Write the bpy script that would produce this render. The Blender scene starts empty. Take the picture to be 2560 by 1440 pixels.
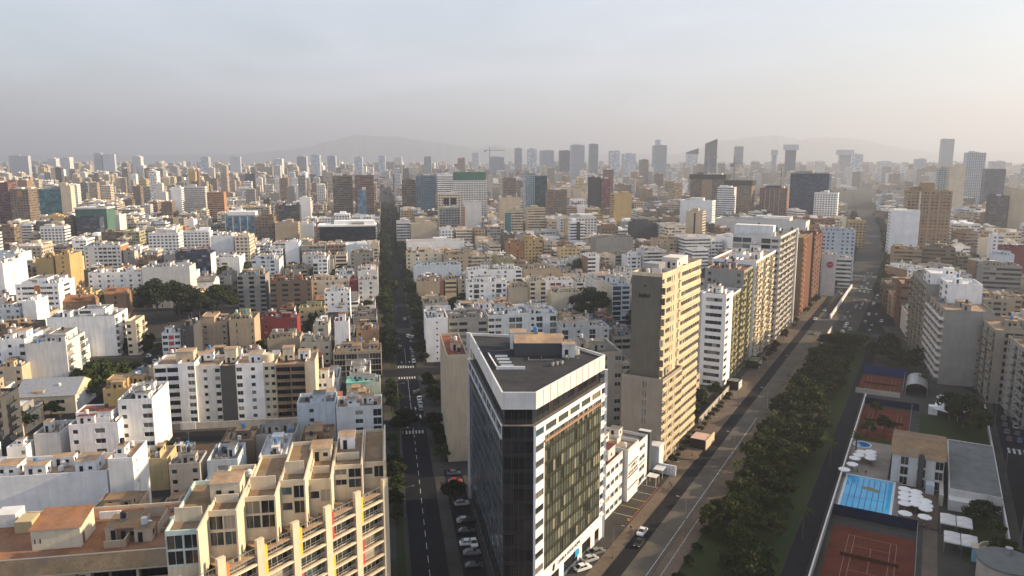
import bpy, math, random
import numpy as np
from mathutils import Vector
R = math.radians
scene = bpy.context.scene

# ------------------------------------------------------------------ camera
F, CX, CY, HOR, ALT = 1900., 1280., 720., 395., 95.
PITCH = math.atan((CY - HOR) / F)
cam_d = bpy.data.cameras.new('camera'); cam = bpy.data.objects.new('camera', cam_d)
scene.collection.objects.link(cam)
cam.location = (0, 0, ALT); cam.rotation_euler = (math.pi / 2 - PITCH, 0, 0)
cam_d.sensor_width = 36; cam_d.lens = F / 2560 * 36; cam_d.clip_start = 1; cam_d.clip_end = 60000
scene.camera = cam

# ------------------------------------------------------------------ light
SUN_AZ, SUN_EL = 84., 21.
world = bpy.data.worlds.new('World'); scene.world = world; world.use_nodes = True
wn = world.node_tree; wn.nodes.clear()
out = wn.nodes.new('ShaderNodeOutputWorld'); bg = wn.nodes.new('ShaderNodeBackground')
sky = wn.nodes.new('ShaderNodeTexSky'); sky.sky_type = 'NISHITA'; sky.sun_disc = False
sky.sun_elevation = R(SUN_EL); sky.sun_rotation = R(SUN_AZ); sky.altitude = 100
sky.air_density = 1.2; sky.dust_density = 2.5; sky.ozone_density = 2.0
# thin veil of high cloud, the same over the whole sky
tc = wn.nodes.new('ShaderNodeTexCoord'); mp = wn.nodes.new('ShaderNodeMapping')
mp.inputs['Scale'].default_value = (1.2, 1.2, 5.0); mp.inputs['Rotation'].default_value = (0.25, 0.15, 0)
nz = wn.nodes.new('ShaderNodeTexNoise'); nz.inputs['Scale'].default_value = 2.2; nz.inputs['Detail'].default_value = 6
nz.inputs['Roughness'].default_value = .55; nz.inputs['Distortion'].default_value = .6
rp = wn.nodes.new('ShaderNodeMapRange'); rp.inputs['From Min'].default_value = .3; rp.inputs['From Max'].default_value = .75
rp.inputs['To Min'].default_value = .38; rp.inputs['To Max'].default_value = .92
mx = wn.nodes.new('ShaderNodeMix'); mx.data_type = 'RGBA'
mx.inputs['B'].default_value = (4.85, 5.2, 5.95, 1)
L = wn.links.new
L(tc.outputs['Generated'], mp.inputs['Vector']); L(mp.outputs[0], nz.inputs['Vector']); L(nz.outputs['Fac'], rp.inputs['Value'])
L(rp.outputs[0], mx.inputs['Factor']); L(sky.outputs[0], mx.inputs['A']); L(mx.outputs['Result'], bg.inputs['Color'])
bg.inputs['Strength'].default_value = .086; L(bg.outputs[0], out.inputs['Surface'])
sd = bpy.data.lights.new('sun', 'SUN'); sun = bpy.data.objects.new('sun', sd); scene.collection.objects.link(sun)
sd.energy = 4.6; sd.angle = R(.8); sd.color = (1, .77, .49)
sa, se = R(SUN_AZ), R(SUN_EL)
sun.rotation_euler = Vector((-math.sin(sa) * math.cos(se), -math.cos(sa) * math.cos(se), -math.sin(se))).to_track_quat('-Z', 'Y').to_euler()
scene.view_settings.view_transform = 'Standard'; scene.view_settings.look = 'None'
scene.view_settings.gamma = 1; scene.view_settings.exposure = 1.1
scene.cycles.max_bounces = 5; scene.cycles.diffuse_bounces = 2; scene.cycles.glossy_bounces = 3
scene.cycles.transparent_max_bounces = 8; scene.cycles.volume_bounces = 0
scene.cycles.use_denoising = True

# ------------------------------------------------------------------ pixel <-> place helpers
cP, sP = math.cos(PITCH), math.sin(PITCH)
def ray(u, v):
    x, y = (u - CX) / F, -(v - CY) / F
    return x, cP + y * sP, -sP + y * cP
def at(u, v, z=0.):
    d = ray(u, v); t = (z - ALT) / d[2]; return d[0] * t, d[1] * t
def at_y(u, v, Y):
    d = ray(u, v); t = Y / d[1]; return d[0] * t, ALT + d[2] * t
def proj(X, Y, Z):
    dz = Z - ALT; fw = Y * cP - dz * sP
    return CX + F * X / fw, CY - F * (Y * sP + dz * cP) / fw
class Frame:
    def __init__(s, az, o): s.az, s.o, s.s, s.c = az, o, math.sin(R(az)), math.cos(R(az))
    def to(s, r, l): return s.o[0] + r * s.c + l * s.s, s.o[1] - r * s.s + l * s.c
    def of(s, p): dx, dy = p[0] - s.o[0], p[1] - s.o[1]; return dx * s.c - dy * s.s, dx * s.s + dy * s.c
FS = Frame(-9.5, (-18.9, 161.5))   # the long street
FV = Frame(29., (22.1, 161.5))     # the avenue
FA = Frame(20., (181.7, 312.6))    # right hand grid
FR = {'S': FS, 'V': FV, 'A': FA}
# ------------------------------------------------------------------ materials
MATS = {}
class NT:
    def __init__(s, name):
        s.m = bpy.data.materials.new(name); s.m.use_nodes = True; s.t = s.m.node_tree
        s.b = s.t.nodes['Principled BSDF']; s.o = s.t.nodes['Material Output']
    def n(s, typ, props=None, **ins):
        nd = s.t.nodes.new('ShaderNode' + typ)
        for k, v in (props or {}).items(): setattr(nd, k, v)
        for k, v in ins.items(): s.put(nd, k, v)
        return nd
    def put(s, nd, k, v):
        i = nd.inputs[int(k[1:])] if k[0] == '_' and k[1:].isdigit() else nd.inputs[k.replace('_', ' ')]
        if hasattr(v, 'is_output') or isinstance(v, bpy.types.NodeSocket): s.t.links.new(v, i)
        elif isinstance(v, tuple) and len(v) == 3 and i.type == 'RGBA': i.default_value = (*v, 1)
        else: i.default_value = v
    def math(s, op, a, b=0., c=None):
        nd = s.t.nodes.new('ShaderNodeMath'); nd.operation = op
        for i, v in enumerate((a, b) if c is None else (a, b, c)):
            if isinstance(v, bpy.types.NodeSocket): s.t.links.new(v, nd.inputs[i])
            else: nd.inputs[i].default_value = v
        return nd.outputs[0]
    def mix(s, f, a, b):
        nd = s.t.nodes.new('ShaderNodeMix'); nd.data_type = 'RGBA'
        for k, v in (('Factor', f), ('A', a), ('B', b)):
            i = [x for x in nd.inputs if x.name == k and (x.type == 'RGBA' or k == 'Factor')][0]
            if isinstance(v, bpy.types.NodeSocket): s.t.links.new(v, i)
            elif isinstance(v, tuple): i.default_value = (*v, 1)
            else: i.default_value = v
        return [x for x in nd.outputs if x.type == 'RGBA'][0]
    def noise(s, vec, scale, detail=4, rough=.6):
        return s.n('TexNoise', Vector=vec, Scale=scale, Detail=detail, Roughness=rough).outputs[0]
    def rng(s, v, a, b, c=0., d=1.):
        nd = s.n('MapRange', Value=v); nd.inputs[1].default_value = a; nd.inputs[2].default_value = b
        nd.inputs[3].default_value = c; nd.inputs[4].default_value = d; return nd.outputs[0]
    def set(s, **k):
        if not isinstance(k.get('Roughness'), bpy.types.NodeSocket) and k.get('Roughness', 0) > .65 and 'Specular_IOR_Level' not in k: k['Specular_IOR_Level'] = .08
        for a, v in k.items(): s.put(s.b, a, v)
        return s.m
    def obj(s): return s.n('TexCoord').outputs['Object']
    def pos(s): return s.n('NewGeometry').outputs['Position']

COL = dict(white=(.86, .855, .85), offwhite=(.66, .645, .625), cream=(.66, .57, .43), tan=(.46, .36, .25), sand=(.54, .45, .33),
    ochre=(.50, .355, .16), yellow=(.58, .46, .25), red=(.26, .05, .045), maroon=(.19, .06, .06), brown=(.20, .145, .10),
    rust=(.23, .125, .082), brick=(.30, .19, .12), orange=(.42, .22, .11), redbrown=(.145, .072, .05), concrete=(.31, .30, .28), charcoal=(.075, .075, .08),  # redbrown: rust darkened, the shade on the avenue side is in the colour
    paleblue=(.60, .66, .71), navy=(.045, .06, .10), greyblue=(.50, .55, .62), hotel=(.36, .25, .15), greennet=(.085, .17, .135),  # greyblue: lightened so the skyline towers carry haze in their colour
    beige=(.62, .52, .36), olive=(.34, .31, .18), stone=(.47, .43, .38), tealglass=(.08, .2, .22), glassblue=(.12, .2, .27),
    darkglass=(.02, .025, .035), skyglass=(.3, .4, .46), darkteal=(.03, .06, .07), navyglass=(.016, .042, .085),
    taupe=(.15, .14, .115), clay=(.34, .3, .25), panelwhite=(.74, .725, .70), pink=(.55, .38, .32), lime=(.45, .5, .3), mint=(.55, .66, .6))
RCOL = dict(tan=(.42, .285, .18), grey=(.20, .185, .17), redroof=(.27, .095, .055), brownroof=(.31, .205, .115), green=(.19, .23, .11),
    white=(.7, .69, .67), charcoal=(.05, .05, .055), terracotta=(.36, .17, .085), maroon=(.16, .05, .045))
def wall(c):
    k = 'wall_' + c
    if k in MATS: return MATS[k]
    t = NT(k); p = t.obj(); col = COL[c]
    sc = t.n('Mapping', Vector=p, Scale=(1, 1, .12)).outputs[0]
    streak = t.rng(t.noise(sc, .9, 5, .65), .42, .75)
    blot = t.rng(t.noise(p, .18, 4), .35, .7)
    rnd = t.n('ObjectInfo').outputs['Random']
    d = tuple(x * .62 + .02 for x in col); d2 = tuple(min(1, x * 1.08) for x in col)
    m = t.mix(t.math('MULTIPLY', streak, t.rng(rnd, 0, 1, .3, .95)), t.mix(blot, d2, tuple(x * .86 for x in col)), d)
    m = t.mix(t.rng(t.math('FRACT', t.math('MULTIPLY', rnd, 7.3)), 0, 1, 0, .22), m, tuple(x * .45 + .05 for x in col))
    MATS[k] = t.set(Base_Color=m, Roughness=.88); return MATS[k]
def roof(c):
    k = 'roof_' + c
    if k in MATS: return MATS[k]
    t = NT(k); p = t.obj(); col = RCOL[c]
    a = t.rng(t.noise(p, .22, 6, .7), .35, .68); b = t.rng(t.noise(p, 1.7, 4, .7), .4, .7)
    m = t.mix(t.math('MULTIPLY', b, .6), t.mix(a, tuple(x * 1.15 for x in col), tuple(x * .52 for x in col)), tuple(x * .5 + .02 for x in col))
    g_ = sum(col) / 3
    m = t.mix(t.rng(t.noise(p, .09, 5, .7), .46, .62, 0, .6), m, tuple(.5 * x * .7 + .5 * g_ * .75 for x in col))
    MATS[k] = t.set(Base_Color=m, Roughness=.93); return MATS[k]
def plain(name, col, rough=.7, metal=0., noise=.0, scale=2., **kw):
    k = name
    if k in MATS: return MATS[k]
    t = NT(k)
    if noise:
        f = t.rng(t.noise(t.obj(), scale, 5, .65), .35, .7)
        c = t.mix(f, tuple(min(1, x * (1 + noise * .5)) for x in col), tuple(x * (1 - noise) for x in col))
    else: c = col
    MATS[k] = t.set(Base_Color=c, Roughness=rough, Metallic=metal, **kw); return MATS[k]
def glass(kind='window'):
    k = 'glass_' + kind
    if k in MATS: return MATS[k]
    t = NT(k); rnd = t.n('ObjectInfo').outputs['Random']
    cr = t.n('ValToRGB', Fac=rnd); e = cr.color_ramp; e.interpolation = 'CONSTANT'
    sets = dict(window=[(0, (.02, .022, .025)), (.45, (.035, .045, .05)), (.62, (.18, .17, .14)), (.76, (.07, .08, .085)), (.86, (.36, .33, .27)), (.94, (.05, .09, .1))],
        blue=[(0, (.06, .08, .105)), (.35, (.09, .115, .145)), (.7, (.125, .15, .185)), (.9, (.18, .205, .23))],  # blue: mirrored sky and buildings put into the pane colours
        dark=[(0, (.012, .013, .016)), (.5, (.02, .022, .028)), (.8, (.035, .03, .03))],
        curtain=[(0, (.075, .085, .07)), (.22, (.10, .115, .095)), (.42, (.14, .15, .115)), (.6, (.085, .095, .08)), (.72, (.24, .235, .18)), (.86, (.03, .034, .03))],
        lit=[(0, (.03, .03, .03)), (.28, (.12, .11, .08)), (.5, (.32, .29, .2)), (.7, (.05, .05, .05)), (.82, (.42, .39, .29))])[kind]
    while len(e.elements) > 1: e.elements.remove(e.elements[-1])
    e.elements[0].position = 0; e.elements[0].color = (*sets[0][1], 1)
    for p_, c_ in sets[1:]:
        x = e.elements.new(p_); x.color = (*c_, 1)
    MATS[k] = t.set(Base_Color=cr.outputs[0], Roughness=.12, Specular_IOR_Level=.5); return MATS[k]
def far(c, pat, attr=False):
    k = 'far_%s_%s%d' % (c, pat, attr)
    if k in MATS: return MATS[k]
    t = NT(k); uv = t.n('UVMap').outputs[0]; sp = t.n('SeparateXYZ', Vector=uv)
    u, v = sp.outputs[0], sp.outputs[1]
    if attr: base = t.n('Attribute', {'attribute_name': 'Col'}).outputs['Color']
    else:
        n_ = t.rng(t.noise(t.obj(), .12, 4), .35, .7)
        base = t.mix(n_, COL[c], tuple(x * .8 for x in COL[c]))
    cw = 3.4
    a, b = t.math('MULTIPLY', u, 1 / cw), t.math('MULTIPLY', v, 1 / 3.)
    fu, fv = t.math('FRACT', a), t.math('FRACT', b)
    wn_ = t.n('TexWhiteNoise', {'noise_dimensions': '2D'}, Vector=t.n('CombineXYZ', X=t.math('FLOOR', a), Y=t.math('FLOOR', b)).outputs[0]).outputs[0]
    def box(f, lo, hi): return t.math('MULTIPLY', t.math('GREATER_THAN', f, lo), t.math('LESS_THAN', f, hi))
    if pat == 'wide': w = t.math('MULTIPLY', box(fu, .08, .92), box(fv, .3, .82)); w = t.math('MULTIPLY', w, t.math('GREATER_THAN', wn_, .18))
    elif pat == 'grid': w = t.math('MULTIPLY', box(fu, .2, .82), box(fv, .28, .8))
    elif pat == 'band': w = t.math('MULTIPLY', box(fv, .38, .86), box(fu, .04, 1.0))
    elif pat == 'glass': w = t.math('MULTIPLY', box(fv, .08, 1.), box(fu, .06, 1.))
    else: w = None
    if w is None: MATS[k] = t.set(Base_Color=base, Roughness=.85); return MATS[k]
    w = t.math('MULTIPLY', w, t.math('GREATER_THAN', v, 1.0))
    if pat == 'glass': wc = t.mix(wn_, tuple(x * .55 for x in COL[c]), tuple(min(1, x * 1.5 + .01) for x in COL[c])); t.put(t.b, 'Specular_IOR_Level', .12)
    else: wc = t.mix(t.math('POWER', wn_, 2.5), (.025, .028, .035), (.22, .21, .19))
    MATS[k] = t.set(Base_Color=t.mix(w, base, wc), Roughness=t.math('SUBTRACT', .85, t.math('MULTIPLY', w, .6))); return MATS[k]

def ground_mat(name, col, col2, s1=.05, s2=.8, rough=.95):
    t = NT(name); p = t.pos()
    a = t.rng(t.noise(p, s1, 5, .6), .35, .68); b = t.rng(t.noise(p, s2, 5, .7), .35, .75)
    MATS[name] = t.set(Base_Color=t.mix(t.math('MULTIPLY', b, .5), t.mix(a, col, col2), tuple(x * .6 for x in col2)), Roughness=rough); return MATS[name]
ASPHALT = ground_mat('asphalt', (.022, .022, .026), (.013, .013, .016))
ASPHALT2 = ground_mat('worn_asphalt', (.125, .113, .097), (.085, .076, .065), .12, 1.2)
PAVING = ground_mat('paving', (.075, .07, .063), (.043, .04, .036), .08, .9)
PAVE_WARM = ground_mat('warm_paving', (.17, .13, .10), (.10, .078, .06), .09, 1.1)
CITYDUST = ground_mat('city_ground', (.075, .068, .058), (.04, .037, .033), .02, .3)
EARTH = ground_mat('bare_earth', (.24, .15, .095), (.15, .095, .06), .15, 1.4)
GRASS = ground_mat('grass_ground', (.03, .052, .014), (.042, .045, .02), .2, 2.)
CLAY = ground_mat('clay', (.15, .042, .024), (.10, .028, .018), .15, 1.)
DECK = ground_mat('pool_deck', (.30, .265, .23), (.22, .19, .165), .2, 1.2)
PAINT = plain('road_paint', (.5, .5, .49), .8, noise=.5, scale=1.5)
YPAINT = plain('yellow_paint', (.6, .42, .08), .7, noise=.35, scale=3.)
FRAME = plain('white_frame', (.6, .6, .58), .5)
DFRAME = plain('dark_frame', (.06, .06, .06), .45)
RAIL = plain('steel_rail', (.5, .5, .48), .35, .6)
DARK = plain('dark_void', (.03, .028, .026), .9)
TANKB = plain('black_tank', (.02, .02, .022), .5); TANKW = plain('white_tank', (.6, .6, .58), .5); TANKL = plain('blue_tank', (.05, .18, .4), .5)
METAL = plain('grey_metal', (.35, .35, .36), .4, .5, noise=.3)
# ------------------------------------------------------------------ mesh helpers
COLL = scene.collection
class MB:
    def __init__(s): s.v, s.f, s.m, s.uv = [], [], [], []
    def q(s, a, b, c, d, m=0, uv=None):
        i = len(s.v); s.v += [a, b, c, d]; s.f.append((i, i + 1, i + 2, i + 3)); s.m.append(m); s.uv.append(uv)
    def tri(s, a, b, c, m=0):
        i = len(s.v); s.v += [a, b, c]; s.f.append((i, i + 1, i + 2)); s.m.append(m); s.uv.append(None)
    def poly(s, pts, m=0):
        i = len(s.v); s.v += list(pts); s.f.append(tuple(range(i, i + len(pts)))); s.m.append(m); s.uv.append(None)
    def box(s, x0, x1, y0, y1, z0, z1, m=0, mt=None, bottom=True):
        i = len(s.v)
        s.v += [(x0, y0, z0), (x1, y0, z0), (x1, y1, z0), (x0, y1, z0), (x0, y0, z1), (x1, y0, z1), (x1, y1, z1), (x0, y1, z1)]
        fs = [(0, 1, 5, 4), (1, 2, 6, 5), (2, 3, 7, 6), (3, 0, 4, 7), (4, 5, 6, 7)] + ([(3, 2, 1, 0)] if bottom else [])
        for k, f in enumerate(fs):
            s.f.append(tuple(i + a for a in f)); s.m.append(mt if (k == 4 and mt is not None) else m); s.uv.append(None)
    def bar(s, a, b, w, m=0, h=None):
        a, b = Vector(a), Vector(b); d = (b - a).normalized(); h = h or w
        up = Vector((0, 0, 1)) if abs(d.z) < .9 else Vector((1, 0, 0))
        x = d.cross(up).normalized() * (w / 2); y = x.cross(d).normalized() * (h / 2)
        i = len(s.v); s.v += [tuple(p + o) for p in (a, b) for o in (-x - y, x - y, x + y, -x + y)]
        for f in ((0, 1, 5, 4), (1, 2, 6, 5), (2, 3, 7, 6), (3, 0, 4, 7), (3, 2, 1, 0), (4, 5, 6, 7)):
            s.f.append(tuple(i + k for k in f)); s.m.append(m); s.uv.append(None)
    def cyl(s, x, y, z0, z1, r0, r1=None, n=10, m=0, cap=True):
        r1 = r0 if r1 is None else r1; i = len(s.v)
        for z, r in ((z0, r0), (z1, r1)):
            s.v += [(x + r * math.cos(2 * math.pi * k / n), y + r * math.sin(2 * math.pi * k / n), z) for k in range(n)]
        for k in range(n):
            j = (k + 1) % n; s.f.append((i + k, i + j, i + n + j, i + n + k)); s.m.append(m); s.uv.append(None)
        if cap: s.f.append(tuple(i + n + k for k in range(n))); s.m.append(m); s.uv.append(None)
    def prism(s, pts, z0, z1, m=0, mt=None):
        n = len(pts)
        for k in range(n):
            a, b = pts[k], pts[(k + 1) % n]; s.q((*a, z0), (*b, z0), (*b, z1), (*a, z1), m)
        s.poly([(*p, z1) for p in pts], m if mt is None else mt)
    def mesh(s, name, mats, smooth=False):
        me = bpy.data.meshes.new(name); me.from_pydata(s.v, [], s.f)
        for m in mats: me.materials.append(m)
        if len(mats) > 1: me.polygons.foreach_set('material_index', s.m)
        if any(u is not None for u in s.uv):
            lay = me.uv_layers.new(name='UVMap'); buf = []
            for f, u in zip(s.f, s.uv): buf += [c for p in (u or [(-50., -50.)] * len(f)) for c in p]
            lay.data.foreach_set('uv', buf)
        if smooth: me.polygons.foreach_set('use_smooth', [True] * len(me.polygons))
        me.update(); return me
    def build(s, name, mats, parent=None, loc=(0, 0, 0), rz=0, smooth=False):
        return link(name, s.mesh(name, mats if isinstance(mats, (list, tuple)) else [mats], smooth), parent, loc, rz)
KIDS = {}
def link(name, me, parent=None, loc=(0, 0, 0), rz=0, scale=None):
    o = bpy.data.objects.new(name, me); COLL.objects.link(o); o.location = loc
    if rz: o.rotation_euler = (0, 0, rz)
    if scale: o.scale = scale
    if parent: o.parent = parent; KIDS.setdefault(parent.name, []).append(o)
    return o
def tag(o, label=None, cat=None, group=None, kind=None):
    if label: o['label'] = label
    if cat: o['category'] = cat
    if group: o['group'] = group
    if kind: o['kind'] = kind
    return o
def thing(name, label, cat, loc=(0, 0, 0), rz=0, group=None):
    o = bpy.data.objects.new(name, None); COLL.objects.link(o); o.location = loc; o.rotation_euler = (0, 0, rz)
    o.empty_display_size = .5
    return tag(o, label, cat, group)
def dup(root, label=None, group=None, loc=None, rz=None):
    r = root.copy(); COLL.objects.link(r)
    if label: r['label'] = label
    if group: r['group'] = group
    if loc is not None: r.location = loc
    if rz is not None: r.rotation_euler = (0, 0, rz)
    for ch in KIDS.get(root.name, []):
        c = ch.copy(); COLL.objects.link(c); c.parent = r; KIDS.setdefault(r.name, []).append(c)
        for g in KIDS.get(ch.name, []):
            d = g.copy(); COLL.objects.link(d); d.parent = c
    return r
CACHE = {}
def cached(key, fn):
    if key not in CACHE: CACHE[key] = fn()
    return CACHE[key]

# ------------------------------------------------------------------ building pieces (shared meshes)
def win_mesh(w, h, gk, lod, fr):
    def mk():
        b = MB()
        if lod == 0:
            t = .07; n = max(1, int(round(w / 1.3))) ; cw = w / n
            b.q((0, 0, 0), (w, 0, 0), (w, 0, h), (0, 0, h), 0)
            for (x0, x1, z0, z1) in [(0, w, 0, t), (0, w, h - t, h), (0, t, t, h - t), (w - t, w, t, h - t)] + [(k * cw - .03, k * cw + .03, t, h - t) for k in range(1, n)]:
                b.q((x0, -.05, z0), (x1, -.05, z0), (x1, -.05, z1), (x0, -.05, z1), 1)
                b.q((x0, -.05, z1), (x1, -.05, z1), (x1, 0, z1), (x0, 0, z1), 1)
                b.q((x1, -.05, z0), (x1, 0, z0), (x1, 0, z1), (x1, -.05, z1), 1)
                b.q((x0, 0, z0), (x0, -.05, z0), (x0, -.05, z1), (x0, 0, z1), 1)
            return b.mesh('window', [glass(gk), FRAME if fr == 'w' else DFRAME])
        b.q((0, 0, 0), (w, 0, 0), (w, 0, h), (0, 0, h), 0)
        return b.mesh('window', [glass(gk)])
    return cached(('win', round(w, 2), round(h, 2), gk, lod, fr), mk)
def pane_mesh(w, h, gk, sp):
    def mk():
        b = MB(); s = h * .27
        b.q((0, 0, s), (w, 0, s), (w, 0, h), (0, 0, h), 0); b.q((0, -.02, 0), (w, -.02, 0), (w, -.02, s), (0, -.02, s), 1)
        b.q((0, -.02, s), (w, -.02, s), (w, 0, s), (0, 0, s), 1)
        b.box(w - .04, w + .04, -.1, 0, 0, h, 2, bottom=False)
        return b.mesh('window', [glass(gk), sp, DFRAME])
    return cached(('pane', round(w, 2), round(h, 2), gk, sp.name), mk)
def balcony_mesh(w, d, m, rail):
    def mk():
        b = MB(); b.box(0, w, -d, 0, -.12, .08, 0)
        if rail == 'solid':
            b.box(0, w, -d, -d + .1, .081, .95, 0); b.box(0, .1, -d + .1, 0, .081, .95, 0); b.box(w - .1, w, -d + .1, 0, .081, .95, 0)
        else:
            b.box(0, w, -d, -d + .05, .95, 1.0, 1); b.box(0, w, -d + .01, -d + .03, .081, .95, 2)
            b.box(0, .05, -d + .05, 0, .95, 1., 1); b.box(w - .05, w, -d + .05, 0, .95, 1., 1)
        return b.mesh('balcony', [m, RAIL, glass('window')])
    return cached(('balc', round(w, 2), round(d, 2), m.name, rail), mk)
def loggia_mesh(w, m):
    def mk():
        b = MB(); b.box(0, w, 0, .12, 0, .9, 0); return b.mesh('balcony_parapet', [m])
    return cached(('logg', round(w, 2), m.name), mk)
OPEN = {  # kind: (share of cell, max width, sill, head as height above floor, recess)
    'w': (.62, 1.5, .9, 2.25, .22), 'W': (.84, 9, .8, 2.35, .22), 'F': (.93, 9, .12, 2.6, .22), 's': (.5, .8, 1.2, 2.1, .2),
    'v': (.5, .7, .5, 2.5, .2), 'R': (1., 99, .85, 2.35, .25), 'B': (.94, 9, .05, 2.6, 1.3), 'P': (.8, 5, .1, 2.45, .22),
    'G': (1., 99, 0., None, .08), 'K': (.86, 9, .5, 2.4, .12), 'O': (1., 99, .0, None, .1)}
def facade(mb, p0, p1, z0, z1, pat, root, lod=0, fh=3., mi=0, wm=None, gk='window', fr='w', panel=None, spandrel=None, rng=None, skip=.0, rail='solid'):
    p0, p1 = Vector((*p0, 0)), Vector((*p1, 0)); Lh = (p1 - p0).length
    if Lh < .05: return
    d = (p1 - p0) / Lh; n = Vector((d.y, -d.x, 0)); ang = math.atan2(d.y, d.x)
    def P(x, z, o=0.): q = p0 + d * x + n * o; return (q.x, q.y, z)
    if not pat or set(pat) <= set('.-'):
        mb.q(P(0, z0), P(Lh, z0), P(Lh, z1), P(0, z1), mi); return
    nf = max(1, int(round((z1 - z0) / fh))); H = (z1 - z0) / nf; c = Lh / len(pat); rng = rng or random
    for k in range(nf):
        b = z0 + k * H; ops = []
        for i, ch in enumerate(pat):
            if ch in '.-' or (skip and rng.random() < skip): continue
            fr_, mw, s, h, dep = OPEN[ch]; w = min(fr_ * c, mw); x0 = i * c + (c - w) / 2
            za = b + s; zb = b + (H if h is None else min(h, H - .12))
            ops.append((x0, x0 + w, za, zb, dep, ch))
        zs = sorted({b, b + H} | {o[2] for o in ops} | {o[3] for o in ops})
        for za, zb in zip(zs, zs[1:]):
            if zb - za < 1e-4: continue
            zm = (za + zb) / 2; x = 0.
            for o in [o for o in ops if o[2] < zm < o[3]]:
                if o[0] - x > 1e-4: mb.q(P(x, za), P(o[0], za), P(o[0], zb), P(x, zb), mi)
                x = o[1]
            if Lh - x > 1e-4: mb.q(P(x, za), P(Lh, za), P(Lh, zb), P(x, zb), mi)
        for x0, x1, za, zb, dep, ch in ops:
            w, h = x1 - x0, zb - za
            mb.q(P(x0, za), P(x1, za), P(x1, za, -dep), P(x0, za, -dep), mi)
            if lod < 2:
                mb.q(P(x0, zb, -dep), P(x1, zb, -dep), P(x1, zb), P(x0, zb), mi)
                mb.q(P(x0, za), P(x0, za, -dep), P(x0, zb, -dep), P(x0, zb), mi); mb.q(P(x1, za, -dep), P(x1, za), P(x1, zb), P(x1, zb, -dep), mi)
            if ch == 'G': me = pane_mesh(w, h, gk, spandrel or DFRAME)
            elif ch in 'KO':
                b_ = cached(('panel', round(w, 2), round(h, 2), (panel or DARK).name), lambda: flat_panel(w, h, panel or DARK)); me = b_
            else: me = win_mesh(w, h, 'dark' if ch == 'B' else gk, lod, 'd' if ch == 'B' else fr)
            link('window' if ch not in 'KO' else 'panel', me, root, P(x0, za, -dep), ang)
            if ch == 'B': link('balcony_parapet', loggia_mesh(w, wm), root, P(x0, za, -.14), ang)
            if ch == 'P': link('balcony', balcony_mesh(min(c * .96, w + .5), 1.1, wm, rail), root, P((x0 + x1) / 2 - min(c * .96, w + .5) / 2, za, .003), ang)
def flat_panel(w, h, m):
    b = MB(); b.q((0, 0, 0), (w, 0, 0), (w, 0, h), (0, 0, h)); return b.mesh('panel', [m])
# roof furniture --------------------------------------------------
def cabin_mesh(w, d, h, wm, rm):
    def mk():
        b = MB(); b.box(0, w, 0, d, 0, h, 0, bottom=False); b.box(-.15, w + .15, -.15, d + .15, h + .003, h + .16, 0, 1)
        b.box(w * .2, w * .2 + .85, -.03, .05, 0.02, min(2., h - .2), 2)
        if w > 3: b.box(w * .62, w * .62 + .9, -.02, .05, 1., 1.8, 2)
        b.box(w - .05, w + .02, d * .35, d * .35 + .9, .9, 1.8, 2)
        return b.mesh('stair_cabin', [wm, rm, DARK])
    return cached(('cab', round(w, 1), round(d, 1), round(h, 1), wm.name, rm.name), mk)
def tank_mesh(k):
    def mk():
        b = MB(); m = 0
        b.box(-.55, .55, -.55, .55, 0, .5, 1, bottom=False); b.cyl(0, 0, .5, 1.65, .6, .58, 12, 0, False); b.cyl(0, 0, 1.65, 1.85, .58, .2, 12, 0)
        return b.mesh('water_tank', [(TANKB, TANKW, TANKL)[k], METAL])
    return cached(('tank', k), mk)
def ac_mesh():
    def mk():
        b = MB(); b.box(-.5, .5, -.22, .22, .1, .8, 0); b.cyl(0, 0, .8, .82, .2, .2, 10, 1); b.box(-.42, -.3, -.2, .2, 0, .1, 1); b.box(.3, .42, -.2, .2, 0, .1, 1)
        return b.mesh('air_conditioner', [METAL, DFRAME])
    return cached('ac', mk)
def antenna_mesh():
    def mk():
        b = MB(); b.bar((0, 0, 0), (0, 0, 4.5), .07); b.bar((-.7, 0, 4.2), (.7, 0, 4.2), .04); b.bar((-.5, 0, 3.8), (.5, 0, 3.8), .04); b.box(-.2, .2, -.2, .2, 0, .1)
        return b.mesh('antenna', [METAL])
    return cached('ant', mk)
def shade_mesh(k):
    def mk():
        b = MB()
        for x in (0, 3): b.bar((x, 0, 0), (x, 0, 2.2), .09, 1); b.bar((x, 2.4, 0), (x, 2.4, 2.5), .09, 1)
        b.box(-.2, 3.2, -.2, 2.6, 2.5, 2.56, 0); return b.mesh('roof_shelter', [(roof('grey'), wall('white'), roof('redroof'), plain('blue_sheet', (.08, .25, .5), .6))[k], METAL])
    return cached(('shade', k), mk)
def partition_mesh(Lp, h, wm):
    return cached(('part', round(Lp, 1), round(h, 1), wm.name), lambda: _part(Lp, h, wm))
def _part(Lp, h, wm):
    b = MB(); b.box(0, Lp, -.07, .07, 0, h, 0, bottom=False); return b.mesh('roof_wall', [wm])
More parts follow.
